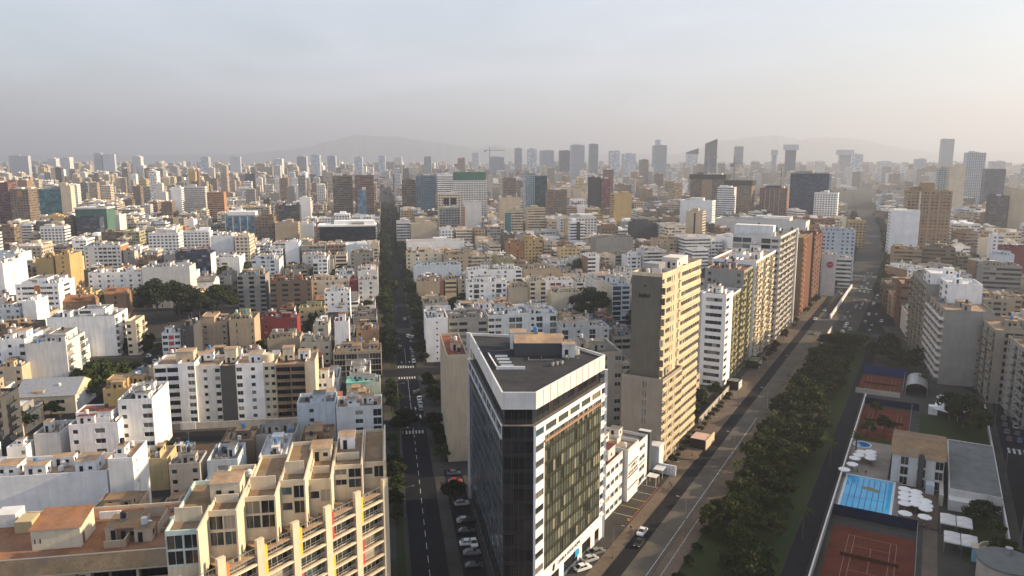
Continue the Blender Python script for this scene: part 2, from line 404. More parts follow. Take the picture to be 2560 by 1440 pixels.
def clutter(root, x0, x1, y0, y1, z, wm, rm, rng, amount=1.):
    W, D = x1 - x0, y1 - y0
    if W < 3.5 or D < 4: return
    area = W * D; used = []
    def spot(w, d):
        for _ in range(8):
            if W - w < .8 or D - d < .8: return None
            x, y = x0 + .4 + rng.random() * (W - w - .8), y0 + .4 + rng.random() * (D - d - .8)
            if all(x + w < a or x > a + c or y + d < b or y > b + e for a, b, c, e in used): used.append((x, y, w, d)); return x, y
    for _ in range(max(1, min(4, int(area / 85 * amount)))):
        w, d, h = round(rng.uniform(2.4, min(5.5, W * .55)), 0), round(rng.uniform(2.6, min(6, D * .5)), 0), rng.choice((2.4, 2.7, 3.2))
        p = spot(w, d)
        if p:
            link('stair_cabin', cabin_mesh(w, d, h, wm, rm), root, (p[0], p[1], z))
            if rng.random() < .55: link('water_tank', tank_mesh(rng.choice((0, 0, 1, 1, 0, 1, 1, 2))), root, (p[0] + w / 2, p[1] + d / 2, z + h + .16))
    for _ in range(int(area / 90 * amount + rng.random())):
        p = spot(1.3, 1.3)
        if p: link('water_tank', tank_mesh(rng.choice((0, 1, 1, 1, 0, 2))), root, (p[0] + .65, p[1] + .65, z))
    for _ in range(int(area / 55 * amount + rng.random())):
        p = spot(1.1, .5)
        if p: link('air_conditioner', ac_mesh(), root, (p[0] + .55, p[1] + .25, z), rng.choice((0, 0, math.pi / 2)))
    for _ in range(int(area / 70 * amount + rng.random() * .8)):
        l = round(rng.uniform(2.5, max(2.6, min(W, D) * .5)), 0)
        if rng.random() < .5:
            p = spot(l, .3)
            if p: link('roof_wall', partition_mesh(l, rng.choice((1., 1.4, 2.1)), wm), root, (p[0], p[1] + .15, z))
        else:
            p = spot(.3, l)
            if p: link('roof_wall', partition_mesh(l, rng.choice((1., 1.4, 2.1)), wm), root, (p[0] + .15, p[1], z), math.pi / 2)
    if rng.random() < .4 * amount:
        p = spot(3.4, 2.8)
        if p: link('roof_shelter', shade_mesh(rng.choice((0, 0, 1, 2, 3))), root, (p[0] + .2, p[1] + .2, z))
    if rng.random() < .5 * amount:
        p = spot(.5, .5)
        if p: link('antenna', antenna_mesh(), root, (p[0] + .25, p[1] + .25, z))
def ring(mb, pts, z0, z1, t, m=0):
    """hollow wall that follows a ccw outline"""
    n = len(pts); P2 = [Vector(p) for p in pts]; ins = []
    for k in range(n):
        a, b, c = P2[k - 1], P2[k], P2[(k + 1) % n]; d1, d2 = (b - a).normalized(), (c - b).normalized()
        n1, n2 = Vector((-d1.y, d1.x)), Vector((-d2.y, d2.x)); bis = n1 + n2
        bis = bis / max(.2, bis.length_squared / 2); ins.append(b + bis * t)
    for k in range(n):
        j = (k + 1) % n; a, b, c, d = P2[k], P2[j], ins[j], ins[k]
        mb.q((a.x, a.y, z0), (b.x, b.y, z0), (b.x, b.y, z1), (a.x, a.y, z1), m)
        mb.q((c.x, c.y, z0), (d.x, d.y, z0), (d.x, d.y, z1), (c.x, c.y, z1), m)
        mb.q((a.x, a.y, z1), (b.x, b.y, z1), (c.x, c.y, z1), (d.x, d.y, z1), m)
class Foot(list):
    def __init__(s): s.g = {}
    def append(s, f):
        list.append(s, f); rad = math.hypot(f[3], f[4])
        for i in range(int((f[0] - rad) // 60), int((f[0] + rad) // 60) + 1):
            for j in range(int((f[1] - rad) // 60), int((f[1] + rad) // 60) + 1): s.g.setdefault((i, j), []).append(f)
    def near(s, x, y, rad):
        out = []
        for i in range(int((x - rad) // 60), int((x + rad) // 60) + 1):
            for j in range(int((y - rad) // 60), int((y + rad) // 60) + 1): out += s.g.get((i, j), ())
        return out
FOOT = Foot()    # (frame centre x, y, az, halfw, halfd) of everything standing, to keep the filler clear of it
HERO = []    # (u0, u1, vtop, vbase, Y) of what must stay in sight
def occupy(X, Y, az, x0, x1, y0, y1):
    f = Frame(az, (X, Y)); c = f.to((x0 + x1) / 2, (y0 + y1) / 2); FOOT.append((c[0], c[1], az, abs(x1 - x0) / 2, abs(y1 - y0) / 2))
def seen(nx, ny, px, py): return (nx * -px + ny * -py) > -.12 * math.hypot(px, py)
def block(root, pts, z0, z1, pats, wmats, rm, lod=0, fh=3., para=.9, clut=0., rng=None, roofz=True, wm=None, gks=None, **kw):
    """one storey-stack with its own walls (object 'wall'), roof and parapet. pts ccw in the thing's own frame."""
    rng = rng or random.Random(1); wmats = wmats if isinstance(wmats, (list, tuple)) else [wmats] * len(pts)
    uniq = []
    for m in wmats:
        if m not in uniq: uniq.append(m)
    b = MB()
    for k in range(len(pts)):
        pat = pats[k] if k < len(pats) else None
        if gks: kw['gk'] = gks[k % len(gks)][0]; kw['spandrel'] = gks[k % len(gks)][1]
        facade(b, pts[k], pts[(k + 1) % len(pts)], z0, z1, pat, root, lod, fh, uniq.index(wmats[k]), wmats[k], rng=rng, **kw)
    b.build('wall', uniq, root)
    if roofz:
        r = MB(); r.poly([(*p, z1 + .002) for p in pts]); r.build('roof', rm, root)
        if para:
            p = MB(); ring(p, pts, z1, z1 + para, .2); p.build('parapet', wmats[0], root)
        if clut:
            xs, ys = [p[0] for p in pts], [p[1] for p in pts]
            clutter(root, min(xs) + .5, max(xs) - .5, min(ys) + .5, max(ys) - .5, z1 + .003, wmats[0], rm, rng, clut)
def rect(x0, x1, y0, y1): return [(x0, y0), (x1, y0), (x1, y1), (x0, y1)]
# one standing and one walking body, grown over a skeleton
def person_mesh(walk):
    me = bpy.data.meshes.new('person'); s = .22 if walk else .05
    J = [(0, 0, .95), (0, 0, 1.2), (0, 0, 1.45), (0, .01, 1.56), (0, .02, 1.70), (.1, 0, .9), (.11, s * .6, .5), (.11, s, .06), (.11, s + .15, .03), (-.1, 0, .9), (-.11, -s * .3, .5), (-.11, -s, .06), (-.11, -s + .15, .03), (.2, 0, 1.42), (.25, -s * .5, 1.15), (.25, .08 - s * .3, .9), (-.2, 0, 1.42), (-.25, s * .5, 1.15), (-.25, .1 + s * .4, .92)]
    Rr = [.16, .15, .17, .065, .11, .1, .07, .05, .04, .1, .07, .05, .04, .075, .05, .04, .075, .05, .04]
    E_ = [(0, 1), (1, 2), (2, 3), (3, 4), (0, 5), (5, 6), (6, 7), (7, 8), (0, 9), (9, 10), (10, 11), (11, 12), (2, 13), (13, 14), (14, 15), (2, 16), (16, 17), (17, 18)]
    me.from_pydata(J, E_, []); o = bpy.data.objects.new('person_tmp', me); COLL.objects.link(o); m = o.modifiers.new('s', 'SKIN'); o.modifiers.new('u', 'SUBSURF').levels = 1
    for v, r_ in zip(me.skin_vertices[0].data, Rr): v.radius = (r_, r_ * .85)
    me.skin_vertices[0].data[0].use_root = True
    ev = bpy.data.meshes.new_from_object(o.evaluated_get(bpy.context.evaluated_depsgraph_get())); bpy.data.objects.remove(o); return ev
PM = [person_mesh(False), person_mesh(True)]
# ------------------------------------------------------------------ the setting
def strip(name, pts, z, mat, label=None, kind='structure'):
    b = MB(); b.poly([(x, y, z) for x, y in pts]); return tag(b.build(name, mat), label, None, None, kind)
def frect(fr, r0, r1, l0, l1): return [fr.to(r0, l0), fr.to(r1, l0), fr.to(r1, l1), fr.to(r0, l1)]
strip('ground', [(-12000, -400), (12000, -400), (12000, 19500), (-12000, 19500)], 0, CITYDUST)
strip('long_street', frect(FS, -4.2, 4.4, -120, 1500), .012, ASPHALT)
for i, (l0, l1) in enumerate(((97, 108), (165, 177), (251, 261), (336, 346), (426, 436), (516, 526))):
    strip('cross_street', frect(FS, -480, 130 if i < 2 else 150, l0, l1), .008, ASPHALT)
strip('side_street', frect(FS, -124, -112, -60, 900), .010, ASPHALT)
strip('side_street', frect(FS, -242, -231, 100, 900), .010, ASPHALT)
strip('side_street', frect(FS, 113, 122, 180, 520), .010, ASPHALT)
# raised pavements with a kerb each side of the long street
def slab(name, fr, r0, r1, l0, l1, mat, h=.13, kerb=None):
    b = MB(); p = frect(fr, r0, r1, l0, l1); b.prism([(x, y) for x, y in p], 0, h, 1, 0)
    return tag(b.build(name, [mat, kerb or PAVING]), None, None, None, 'structure')
for (l0, l1) in ((-60, 96), (109, 164), (178, 250), (262, 335), (347, 425), (437, 515)):
    slab('pavement', FS, -10.5, -4.4, l0, l1, PAVING); slab('pavement', FS, 4.6, 7.6, l0, l1, PAVING)
    if l0 > 100: slab('pavement', FS, 7.6, 12.5, l0, l1, PAVING)
    slab('verge', FS, -7.4, -5.4, l0 + 1, l1 - 1, GRASS, .16, GRASS)
strip('parking_bay', frect(FS, 7.7, 13.2, -60, 60), .014, ASPHALT)
# avenue
BEND = [(0, -140), (0, 430), (-4, 620), (-22, 900), (-70, 1400), (-150, 2200)]
def avenue(r0, r1, z, mat, name, bend=BEND, r0f=None, r1f=None, lmin=-140):
    b = MB(); L_, R_ = [], []
    for k, (o, l) in enumerate(bend):
        if l < lmin: continue
        t = k / (len(bend) - 1); a = r0 if r0f is None else r0 + (r0f - r0) * min(1, max(0, (l - 250) / 250)); c = r1 if r1f is None else r1 + (r1f - r1) * min(1, max(0, (l - 250) / 250))
        L_.append(FV.to(a + o, l)); R_.append(FV.to(c + o, l))
    for k in range(len(L_) - 1): b.q((*L_[k], z), (*R_[k], z), (*R_[k + 1], z), (*L_[k + 1], z))
    return tag(b.build(name, mat), None, None, None, 'structure')
BEND2 = [(0, -140), (0, 60), (0, 140), (0, 200), (0, 250), (0, 300), (0, 350), (0, 400), (0, 440), (-1, 500), (-4, 620), (-22, 900), (-70, 1400), (-150, 2200)]
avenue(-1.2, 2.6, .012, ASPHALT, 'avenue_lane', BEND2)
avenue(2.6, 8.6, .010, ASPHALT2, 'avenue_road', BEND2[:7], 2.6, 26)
avenue(2.6, 8.6, .010, ground_mat('far_asphalt', (.06, .056, .052), (.04, .038, .035), .12, 1.2), 'avenue_road', BEND2[6:], 2.6, 26)
avenue(8.75, 13.6, .13, PAVE_WARM, 'pavement', BEND2[:6])
b = MB(); b.prism(frect(FV, -9.2, -1.35, 62, 420), 0, .13, 1, 0); tag(b.build('pavement', [PAVE_WARM, PAVING]), kind='structure')
b = MB(); b.prism(frect(FV, -4.6, -1.35, -120, 61.8), 0, .13, 1, 0); tag(b.build('pavement', [PAVE_WARM, PAVING]), kind='structure')
strip('forecourt', frect(FV, -11.5, -4.75, -30, 60), .016, PAVING)
b = MB(); b.prism(frect(FV, 13.8, 34.5, -140, 300), 0, .10, 0, 0); tag(b.build('park_lawn', [GRASS]), kind='structure')
strip('park_road', frect(FV, 34.8, 39.6, -140, 290), .012, ASPHALT)
strip('avenue_far_side', [FV.to(26.5, 300), FV.to(46, 300), FV.to(44, 420), FV.to(40, 520), FV.to(26.5, 520)], .013, ASPHALT)
b = MB(); b.prism(frect(FV, 72, 81.4, 47, 78), 0, .1, 0, 0); tag(b.build('garden_lawn', [GRASS]), kind='structure')
b = MB(); b.prism(frect(FV, 42, 60, 121.3, 125.8), 0, .1, 0, 0); tag(b.build('garden_lawn', [GRASS]), kind='structure')
b = MB(); b.prism(frect(FV, 60.5, 82, 128, 160), 0, .1, 0, 0); tag(b.build('garden_lawn', [GRASS]), kind='structure')
strip('wooden_path', frect(FV, 63.2, 66.4, 15, 61), .012, PAVE_WARM)
strip('club_ground', frect(FV, 42, 82, -60, 215), .006, PAVING)
strip('right_road', frect(FV, 85, 101, -60, 190), .012, ASPHALT)
strip('right_road', [FV.to(85, 190), FV.to(101, 190), FV.to(60, 300), FV.to(40, 330), FV.to(30, 330), FV.to(48, 268)], .014, ASPHALT)
slab('pavement', FV, 82.3, 84.8, -60, 185, PAVING)
b = MB(); b.prism([FV.to(57, 209), FV.to(66, 208), FV.to(47, 325), FV.to(38, 325)], 0, .13, 0, 0); tag(b.build('pavement', [PAVING]), kind='structure')
# painted markings ------------------------------------------------
def mark(fr, rects, z, name, label, mat=PAINT, cat='road marking', polys=()):
    b = MB()
    for r0, r1, l0, l1 in rects: b.poly([(*p, z) for p in frect(fr, r0, r1, l0, l1)])
    for pl in polys: b.poly([(*fr.to(*p), z) for p in pl])
    return tag(b.build(name, mat), None, None, None, 'structure')
for l in np.arange(-58, 96, 6.4): mark(FS, [(-.07, .07, l, l + 3.2)], .018, 'lane_dash', '')
mark(FS, [(-.07, .07, 112, 128), (-.07, .07, 130, 160), (-.07, .07, 186, 215)], .018, 'lane_line', '')
for i, l in enumerate((93.0, 109.6, 161, 178.6)):
    mark(FS, [(-3.9 + k * 1.12, -3.4 + k * 1.12, l, l + 3.2) for k in range(7)], .018, 'zebra_crossing', '')
mark(FS, [(-4, .1, 113.6, 114)], .0185, 'stop_line', ''); mark(FS, [(-4, 0, 182.4, 182.8)], .0185, 'stop_line', '')
for r in (-2., 1.6):
    for l in (118.6, 187):
        mark(FS, [(r - .12, r + .12, l, l + 3.0)], .018, 'lane_arrow', '', polys=[[(r - .5, l + 2.2), (r - .1, l + 2.2), (r - .1, l + 3.2)], [(r - .12, l + 2.9), (r + .12, l + 2.9), (r, l + 4.2)], [(r + .1 , l + 1.2), (r + .7, l + 1.9), (r + .1, l + 1.9)]])
mark(FS, [(-3.5 + k * .5, -3.3 + k * .5, 115.2, 117.4) for k in range(6)], .018, 'painted_lettering', '')
mark(FS, [(9.0 + .0, 12.3, 99 + k * .9, 99.4 + k * .9) for k in range(9)], .02, 'zebra_crossing', '')
mark(FV, [(7.57, 7.71, -140, 128)], .017, 'edge_line', ''); mark(FV, [(10.6, 10.72, -60, 40)], .135, 'edge_line', '')
mark(FV, [(86.5 + k * 1.5, 87.2 + k * 1.5, 133, 138) for k in range(9)], .018, 'zebra_crossing', '')
for k in range(5):
    mark(FV, [(-10.6, -5.2, 30.5 + k * 5.2, 30.65 + k * 5.2)], .022, 'bay_line', '', YPAINT if k in (1, 2) else PAINT)
mark(FV, [(-5.2, -5.05, 26, 52)], .0225, 'bay_line', '', plain('red_paint', (.4, .08, .05), .8))
mark(FV, [(-2 + k * 1.4 + 4, -1.3 + k * 1.4 + 4, 520, 526) for k in range(16)], .02, 'zebra_crossing', '')
mark(FV, [(4, 26, 455, 457)], .02, 'stop_line', ''); mark(FV, [(-20, 2, 880, 884)], .022, 'stop_line', '')
# bare lot between the roofs and the big apartment row
strip('bare_lot', frect(FS, -92, -62, 70, 95), .012, EARTH)

# hills far behind ------------------------------------------------
t = NT('hill_rock'); MATS['hill'] = t.set(Base_Color=t.mix(t.rng(t.noise(t.pos(), .002, 6), .35, .7), (.085, .085, .09), (.07, .07, .075)), Roughness=1.)
def hill(name, Y, prof, depth):
    b = MB(); n = len(prof); rng = random.Random(5); rows = []
    fine = []
    for (u0, v0), (u1, v1) in zip(prof, prof[1:]):
        for k in range(6):
            t_ = k / 6; fine.append((u0 + (u1 - u0) * t_, v0 + (v1 - v0) * t_ + rng.uniform(-1.2, 1.2) * (k > 0)))
    fine.append(prof[-1])
    for u, v in fine:
        X, Z = at_y(u, v, Y); Z = max(Z, 5); col = []
        for j, (dy, fz) in enumerate(((-1., 0.), (-.62, .3), (-.3, .62), (0., 1.), (.35, .55), (1., 0.))):
            col.append((X + rng.uniform(-60, 60) * (0 < j < 5), Y + dy * depth + rng.uniform(-150, 150) * (j in (1, 2)), max(-5, Z * (fz + rng.uniform(-.07, .07) * (j in (1, 2, 4))))))
        rows.append(col)
    for a, c in zip(rows, rows[1:]):
        for j in range(5): b.q(a[j], c[j], c[j + 1], a[j + 1])
    return tag(b.build(name, MATS['hill'], smooth=True), kind='structure')
hill('hills', 15500, [(560, 390), (640, 381), (740, 372), (830, 352), (880, 338), (930, 340), (1000, 342), (1060, 353), (1130, 362), (1200, 372), (1240, 362), (1290, 372), (1400, 384), (1500, 391)], 900)
hill('hills', 15000, [(1640, 392), (1740, 375), (1810, 352), (1880, 343), (1940, 338), (2000, 350), (2070, 342), (2130, 346), (2190, 355), (2260, 372), (2340, 385), (2460, 391)], 900)
hill('hills', 17500, [(-300, 388), (0, 384), (300, 388), (600, 385), (900, 380), (1300, 383), (1600, 386), (2000, 382), (2400, 380), (2900, 384)], 500)
# ------------------------------------------------------------------ office block on the corner
def text_mesh(body, size, mat, name='lettering', depth=.03):
    c = bpy.data.curves.new(name, 'FONT'); c.body = body; c.size = size; c.extrude = depth; c.align_x = 'CENTER'; c.align_y = 'CENTER'
    o = bpy.data.objects.new(name, c); COLL.objects.link(o)
    dg = bpy.context.evaluated_depsgraph_get(); me = bpy.data.meshes.new_from_object(o.evaluated_get(dg))
    bpy.data.objects.remove(o); bpy.data.curves.remove(c); me.materials.clear(); me.materials.append(mat); me.name = name; return me
def hang(me, name, root, p0, p1, t, z, off=.06):
    """stand a flat mesh (text) on the wall from p0 to p1 at share t of its length"""
    a, b_ = Vector(p0), Vector(p1); d = (b_ - a).normalized(); n = Vector((d.y, -d.x)); p = a + (b_ - a) * t + n * off
    o = link(name, me, root, (p.x, p.y, z)); o.rotation_euler = (math.pi / 2, 0, math.atan2(d.y, d.x)); return o
rng = random.Random(7)
SPAN = plain('green_spandrel', (.045, .045, .03), .4, noise=.3); SPAND = plain('dark_spandrel', (.025, .024, .026), .35); SPANB = plain('blue_spandrel', (.11, .13, .16), .3)
WH, OFF = wall('white'), wall('offwhite')
def office():
    r = thing('office_building', 'white framed glass office block with a cut corner between street and avenue', 'office building', (0, 0, 0))
    C, A, B, D, E_ = (-2., 149.), (4.8, 149.), (23.0, 180.), (8.5, 199.), (-11.9, 203.)
    A1 = (A[0] + .115 * 18.2, A[1] + .115 * 31); B1 = (A[0] + .93 * 18.2, A[1] + .93 * 31)
    pts = [C, A, A1, B1, B, D, E_]
    dk, wh = wall('charcoal'), WH
    OG = [('dark', SPAND), ('window', SPAN), ('curtain', SPAN), ('window', SPAN), ('dark', SPAND), ('dark', SPAND), ('blue', SPANB)]
    block(r, pts, 0, 3.6, ['GGG', 'G.', 'GGG.GGG.GG.G', '.', None, None, 'G' * 14], [dk, wh, wh, wh, OFF, OFF, dk], roof('grey'), roofz=False, gk='dark', spandrel=SPANB, fh=3.6)
    block(r, pts, 3.6, 6.4, ['GGG', None, None, None, None, None, 'G' * 14], [dk, wh, wh, wh, OFF, OFF, dk], roof('grey'), roofz=False, gk='dark', spandrel=SPAND, fh=2.8)
    block(r, pts, 6.4, 37.3, ['GGG', 'W', 'G' * 22, 'W', None, '..W..W..', '.' + 'G' * 20], [dk, wh, wh, wh, OFF, OFF, dk], roof('grey'), roofz=False, gks=OG, fh=3.433, fr='d')
    block(r, pts, 37.3, 40.7, ['GGG', 'W', 'WWWWW', 'W', None, None, '.' + 'G' * 20], [dk, wh, wh, wh, OFF, OFF, dk], roof('grey'), roofz=False, gks=OG, fh=3.4, fr='d')
    ins = [(-1.6, 150.2), (4.2, 150.2), (21.6, 179.8), (8.2, 197.4), (-10.6, 201.)]
    b = MB(); b.poly([(*p, 40.7) for p in pts]); b.build('terrace', roof('grey'), r)
    block(r, ins, 40.7, 44.5, ['GGG', 'G' * 14, None, None, 'G' * 16], [dk] * 5, roof('charcoal'), para=0, gk='dark', spandrel=SPAND, fh=3.8)
    top = [(-2.1, 148.8), (4.9, 148.8), (22.6, 178.9), (8.4, 198.2), (-11.6, 202.4)]
    b = MB(); ring(b, top, 44.35, 48., .35); b.build('roof_screen', wall('panelwhite'), r)
    for k in range(1, 11):
        t_ = k / 11.; b = MB(); b.bar((4.9 + 17.7 * t_ + .02, 148.8 + 30.1 * t_ - .02, 44.4), (4.9 + 17.7 * t_ + .02, 148.8 + 30.1 * t_ - .02, 48.0), .07); b.build('panel_joint', METAL, r)
    b = MB(); b.poly([(x * .985 + .1, y * .998 + .3, 47.3) for x, y in top]); b.build('roof_deck', roof('charcoal'), r)
    # slender mullions up the dark corner, white edge frames on the two long faces
    for k in range(5):
        b = MB(); x = -1.7 + k * 1.55; b.box(x - .03, x + .03, 148.82, 148.9, 0, 44, 0); b.build('mullion', plain('bronze', (.16, .11, .07), .4, .5), r)
    b = MB()
    for p, q in ((E_, C), (C, E_)):
        d = (Vector(q) - Vector(p)).normalized(); n = Vector((-.98, -.19)); a = Vector(p) + d * .4; c_ = Vector(p) + d * 1.6
    b.bar((-11.95, 202.4, 0), (-11.95, 202.4, 48), .9); b.bar((-12.05, 202.3, 37.9), (-2.2, 149.4, 37.9), .35); b.bar((-12.05, 202.3, 40.8), (-2.2, 149.4, 40.8), .3)
    for k in range(9):
        t_ = k / 8.; b.bar((-12.05 + 9.85 * t_, 202.3 - 52.9 * t_, 37.9), (-12.05 + 9.85 * t_, 202.3 - 52.9 * t_, 40.8), .2)
    b.build('edge_frame', OFF, r)
    b = MB(); b.bar((4.7, 149.0, 0), (4.7, 149.0, 40.7), .5); b.bar((23.05, 180.05, 0), (23.05, 180.05, 44), .7)
    for k in range(10): b.bar((22.1, 178.6, 6.4 + k * 3.433), (23.25, 180.2, 6.4 + k * 3.433), .5)
    b.build('edge_frame', WH, r)
    b = MB(); b.bar((6.9, 152.1, 36.3), (21.6, 177.2, 36.3), .5, h=.35); b.build('canopy', plain('terracotta_ledge', (.36, .22, .16), .8, noise=.2), r)
    hang(text_mesh('CLINICA GOOD HOPE', 1.15, DARK), 'lettering', r, A, B, .46, 5.05)
    for dx, h in ((-.35, 1.3), (.0, 1.9), (.38, 1.5)):
        b = MB(); b.box(dx - .13, dx + .13, 0, .05, -h / 2, h / 2); o = b.build('logo_mark', DARK, r); a, c_ = Vector(A), Vector(B); p = a + (c_ - a) * .245
        o.location = (p.x + .05, p.y - .03, 5.0); o.rotation_euler = (0, .25, math.atan2(31, 18.2))
    b = MB(); b.box(0, 2.2, -.12, 0, 0, 1.5); o = b.build('blue_sign', plain('sign_blue', (.02, .3, .55), .4), r, (14.75, 165.4, 2.4), math.atan2(31, 18.2))
    # things fixed on the roof
    z = 47.32
    b = MB(); b.box(-3.6, 3, 168.2, 168.5, z, z + .7); b.q((-3.6, 168.2, z + .7), (-3.3, 168.2, z + .7), (-5.7, 181, z + .7), (-6, 181, z + .7)); b.q((-3.3, 168.5, z), (-5.7, 181, z), (-5.7, 181, z + .7), (-3.3, 168.5, z + .7)); b.build('skylight_kerb', WH, r)
    for k in range(4):
        b = MB(); b.box(-2.6 - k * .5, .4 - k * .5, 169.6 + k * 2.9, 171.3 + k * 2.9, z, z + .35); b.build('skylight', plain('grey_glass', (.25, .27, .28), .2), r)
    link('stair_cabin', cabin_mesh(4, 4, 4.2, WH, roof('tan')), r, (-.5, 187, z))
    b = MB(); b.box(0, 12, 0, .4, 0, 3.2); b.box(0, .4, .4, 6, 0, 3.2); b.q((0, 0, 3.25), (12, 0, 3.25), (12, 5, 4.4), (0, 5, 4.4), 1); b.build('plant_room', [wall('charcoal'), roof('tan')], r, (.5, 180, z))
    b = MB(); b.box(0, 4, 0, 4.5, 0, 3.6, 0, 1); b.build('plant_room', [wall('sand'), roof('tan')], r, (9, 184.5, z))
    for k in range(3): link('air_conditioner', ac_mesh(), r, (9.5 + k * 1.1, 171.3 + k * .7, z), 1.04)
    for k in range(4): link('air_conditioner', ac_mesh(), r, (13 + k * .9, 178 + k * 1.3, z), 1.04)
    b = MB(); b.cyl(0, 0, 0, 1.4, 1.6, 1.4, 14); b.build('cooling_tower', METAL, r, (15.2, 182.3, z)); b = MB(); b.cyl(0, 0, 0, 1.4, 1.6, 1.4, 14); b.build('cooling_tower', plain('dark_metal', (.06, .06, .06), .6), r, (12.0, 186.8, z))
    b = MB()
    for a, c_ in (((4, 175.5, z + .3), (10, 175.5, z + .3)), ((4, 175.5, z + .3), (4, 178, z + .3)), ((13.5, 176, z + .3), (13.5, 183, z + .3)), ((13.5, 183, z + .3), (11, 185, z + .3)), ((7, 175.5, z), (7, 175.5, z + 1.2))): b.bar(a, c_, .16)
    b.build('pipework', METAL, r)
    clutter(r, 3, 12, 190, 196, z, OFF, roof('tan'), random.Random(9), 1.5); clutter(r, 11, 17, 177, 184, z, OFF, roof('tan'), random.Random(12), .8)
    for p in pts: FOOT.append((p[0], p[1], 0, 4, 4))
    occupy(5, 176, 10, -14, 14, -26, 26)
    HERO.append((1172, 1512, 860, 1440, 150))
office()
# ------------------------------------------------------------------ beige slab tower
def beige_tower():
    X, Y = 46.3, 225.
    r = thing('apartment_tower', 'tall beige slab tower with blank grey end wall and sunlit avenue side', 'apartment tower', (X, Y, 0), -R(30.5))
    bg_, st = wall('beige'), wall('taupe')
    rr = random.Random(3)
    block(r, rect(-13.5, 0, 0, 18.6), 0, 27, ['........vv......', 'RRvvRRvvRRRR', None, None], [wall('clay'), bg_, bg_, OFF], roof('brownroof'), fh=3., rng=rr, clut=.3, para=1.)
    b = MB(); b.box(-.35, .35, 0, 0, 0, 0)
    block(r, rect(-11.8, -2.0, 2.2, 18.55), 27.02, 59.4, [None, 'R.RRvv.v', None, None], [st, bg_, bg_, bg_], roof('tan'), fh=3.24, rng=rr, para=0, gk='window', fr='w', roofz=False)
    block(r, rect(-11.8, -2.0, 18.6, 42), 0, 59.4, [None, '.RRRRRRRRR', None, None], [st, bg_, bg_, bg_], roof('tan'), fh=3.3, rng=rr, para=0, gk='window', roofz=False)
    b = MB(); b.poly([(-11.8, 2.2, 59.4), (-2., 2.2, 59.4), (-2., 42, 59.4), (-11.8, 42, 59.4)]); b.build('roof', roof('tan'), r)
    b = MB(); ring(b, rect(-11.82, -1.98, 2.18, 42.02), 59.3, 60.4, .25); b.build('parapet', bg_, r)
    for k in range(9):
        b = MB(); b.box(-1.98, -1.7, 2.3, 18.4, 27.6 + 3.24 * (k + 1) - .25, 27.6 + 3.24 * (k + 1)); b.build('floor_ledge', bg_, r)
        b = MB(); b.box(-11.0 + 9, -.9, 1.2, 2.19, 28.2 + 3.24 * k, 30.2 + 3.24 * k); b.build('corner_balcony', [glass('lit')], r)
    for k in range(17):
        b = MB(); b.box(-1.98, -1.65, 19.4, 41.6, 3.3 * (k + 1) - .3, 3.3 * (k + 1)); b.build('floor_ledge', bg_, r)
        if k < 8: b = MB(); b.box(.02, .4, .3, 18.2, 2.9 + 3. * k, 3.2 + 3 * k); b.build('floor_ledge', bg_, r)
    b = MB(); b.box(-2.2, -1.9, 18.45, 18.75, 27, 59); b.build('seam', DARK, r)
    b = MB(); b.box(-11, -6, 10, 16, 59.5, 62.2); b.build('plant_room', METAL, r); b = MB(); b.box(-10, -4, 24, 33, 59.5, 62.6); b.build('plant_room', OFF, r)
    clutter(r, -11.4, -2.4, 3, 41, 59.42, OFF, roof('tan'), rr, .7)
    # small dark strokes of an unreadable sign on the end wall
    for k in range(7):
        b = MB(); b.box(-9.3 + k * .52, -8.98 + k * .52, 2.05, 2.18, 52.6, 53.9 - .25 * (k % 3)); b.build('sign_letter', DARK, r)
    b = MB(); b.cyl(0, 0, 0, .05, .35, .35, 10); o = b.build('sign_emblem', DARK, r, (-7.5, 2.18, 56.2)); o.rotation_euler = (math.pi / 2, 0, 0)
    # entrance court
    b = MB(); b.box(3.2, 8.2, 20, 26.5, 0, 3.4, 0, 1); b.build('gatehouse', [DARK, wall('pink')], r); b = MB(); b.box(8.3, 8.6, 20, 30, 0, 3.2); b.build('garden_wall', bg_, r)
    b = MB(); b.cyl(4.2, 12.5, 0, .5, 4.2, 4.2, 24); b.build('round_terrace', PAVE_WARM, r)
    b = MB(); b.prism([(.02, -4), (.02, 0), (-2, 0), (-2, -5.5)], 0, 6.5); b.build('entrance_wing', WH, r)
    occupy(X, Y, 30.5, -13.5, 8, 0, 42); HERO.append((1550, 1770, 660, 1165, 225))
beige_tower()
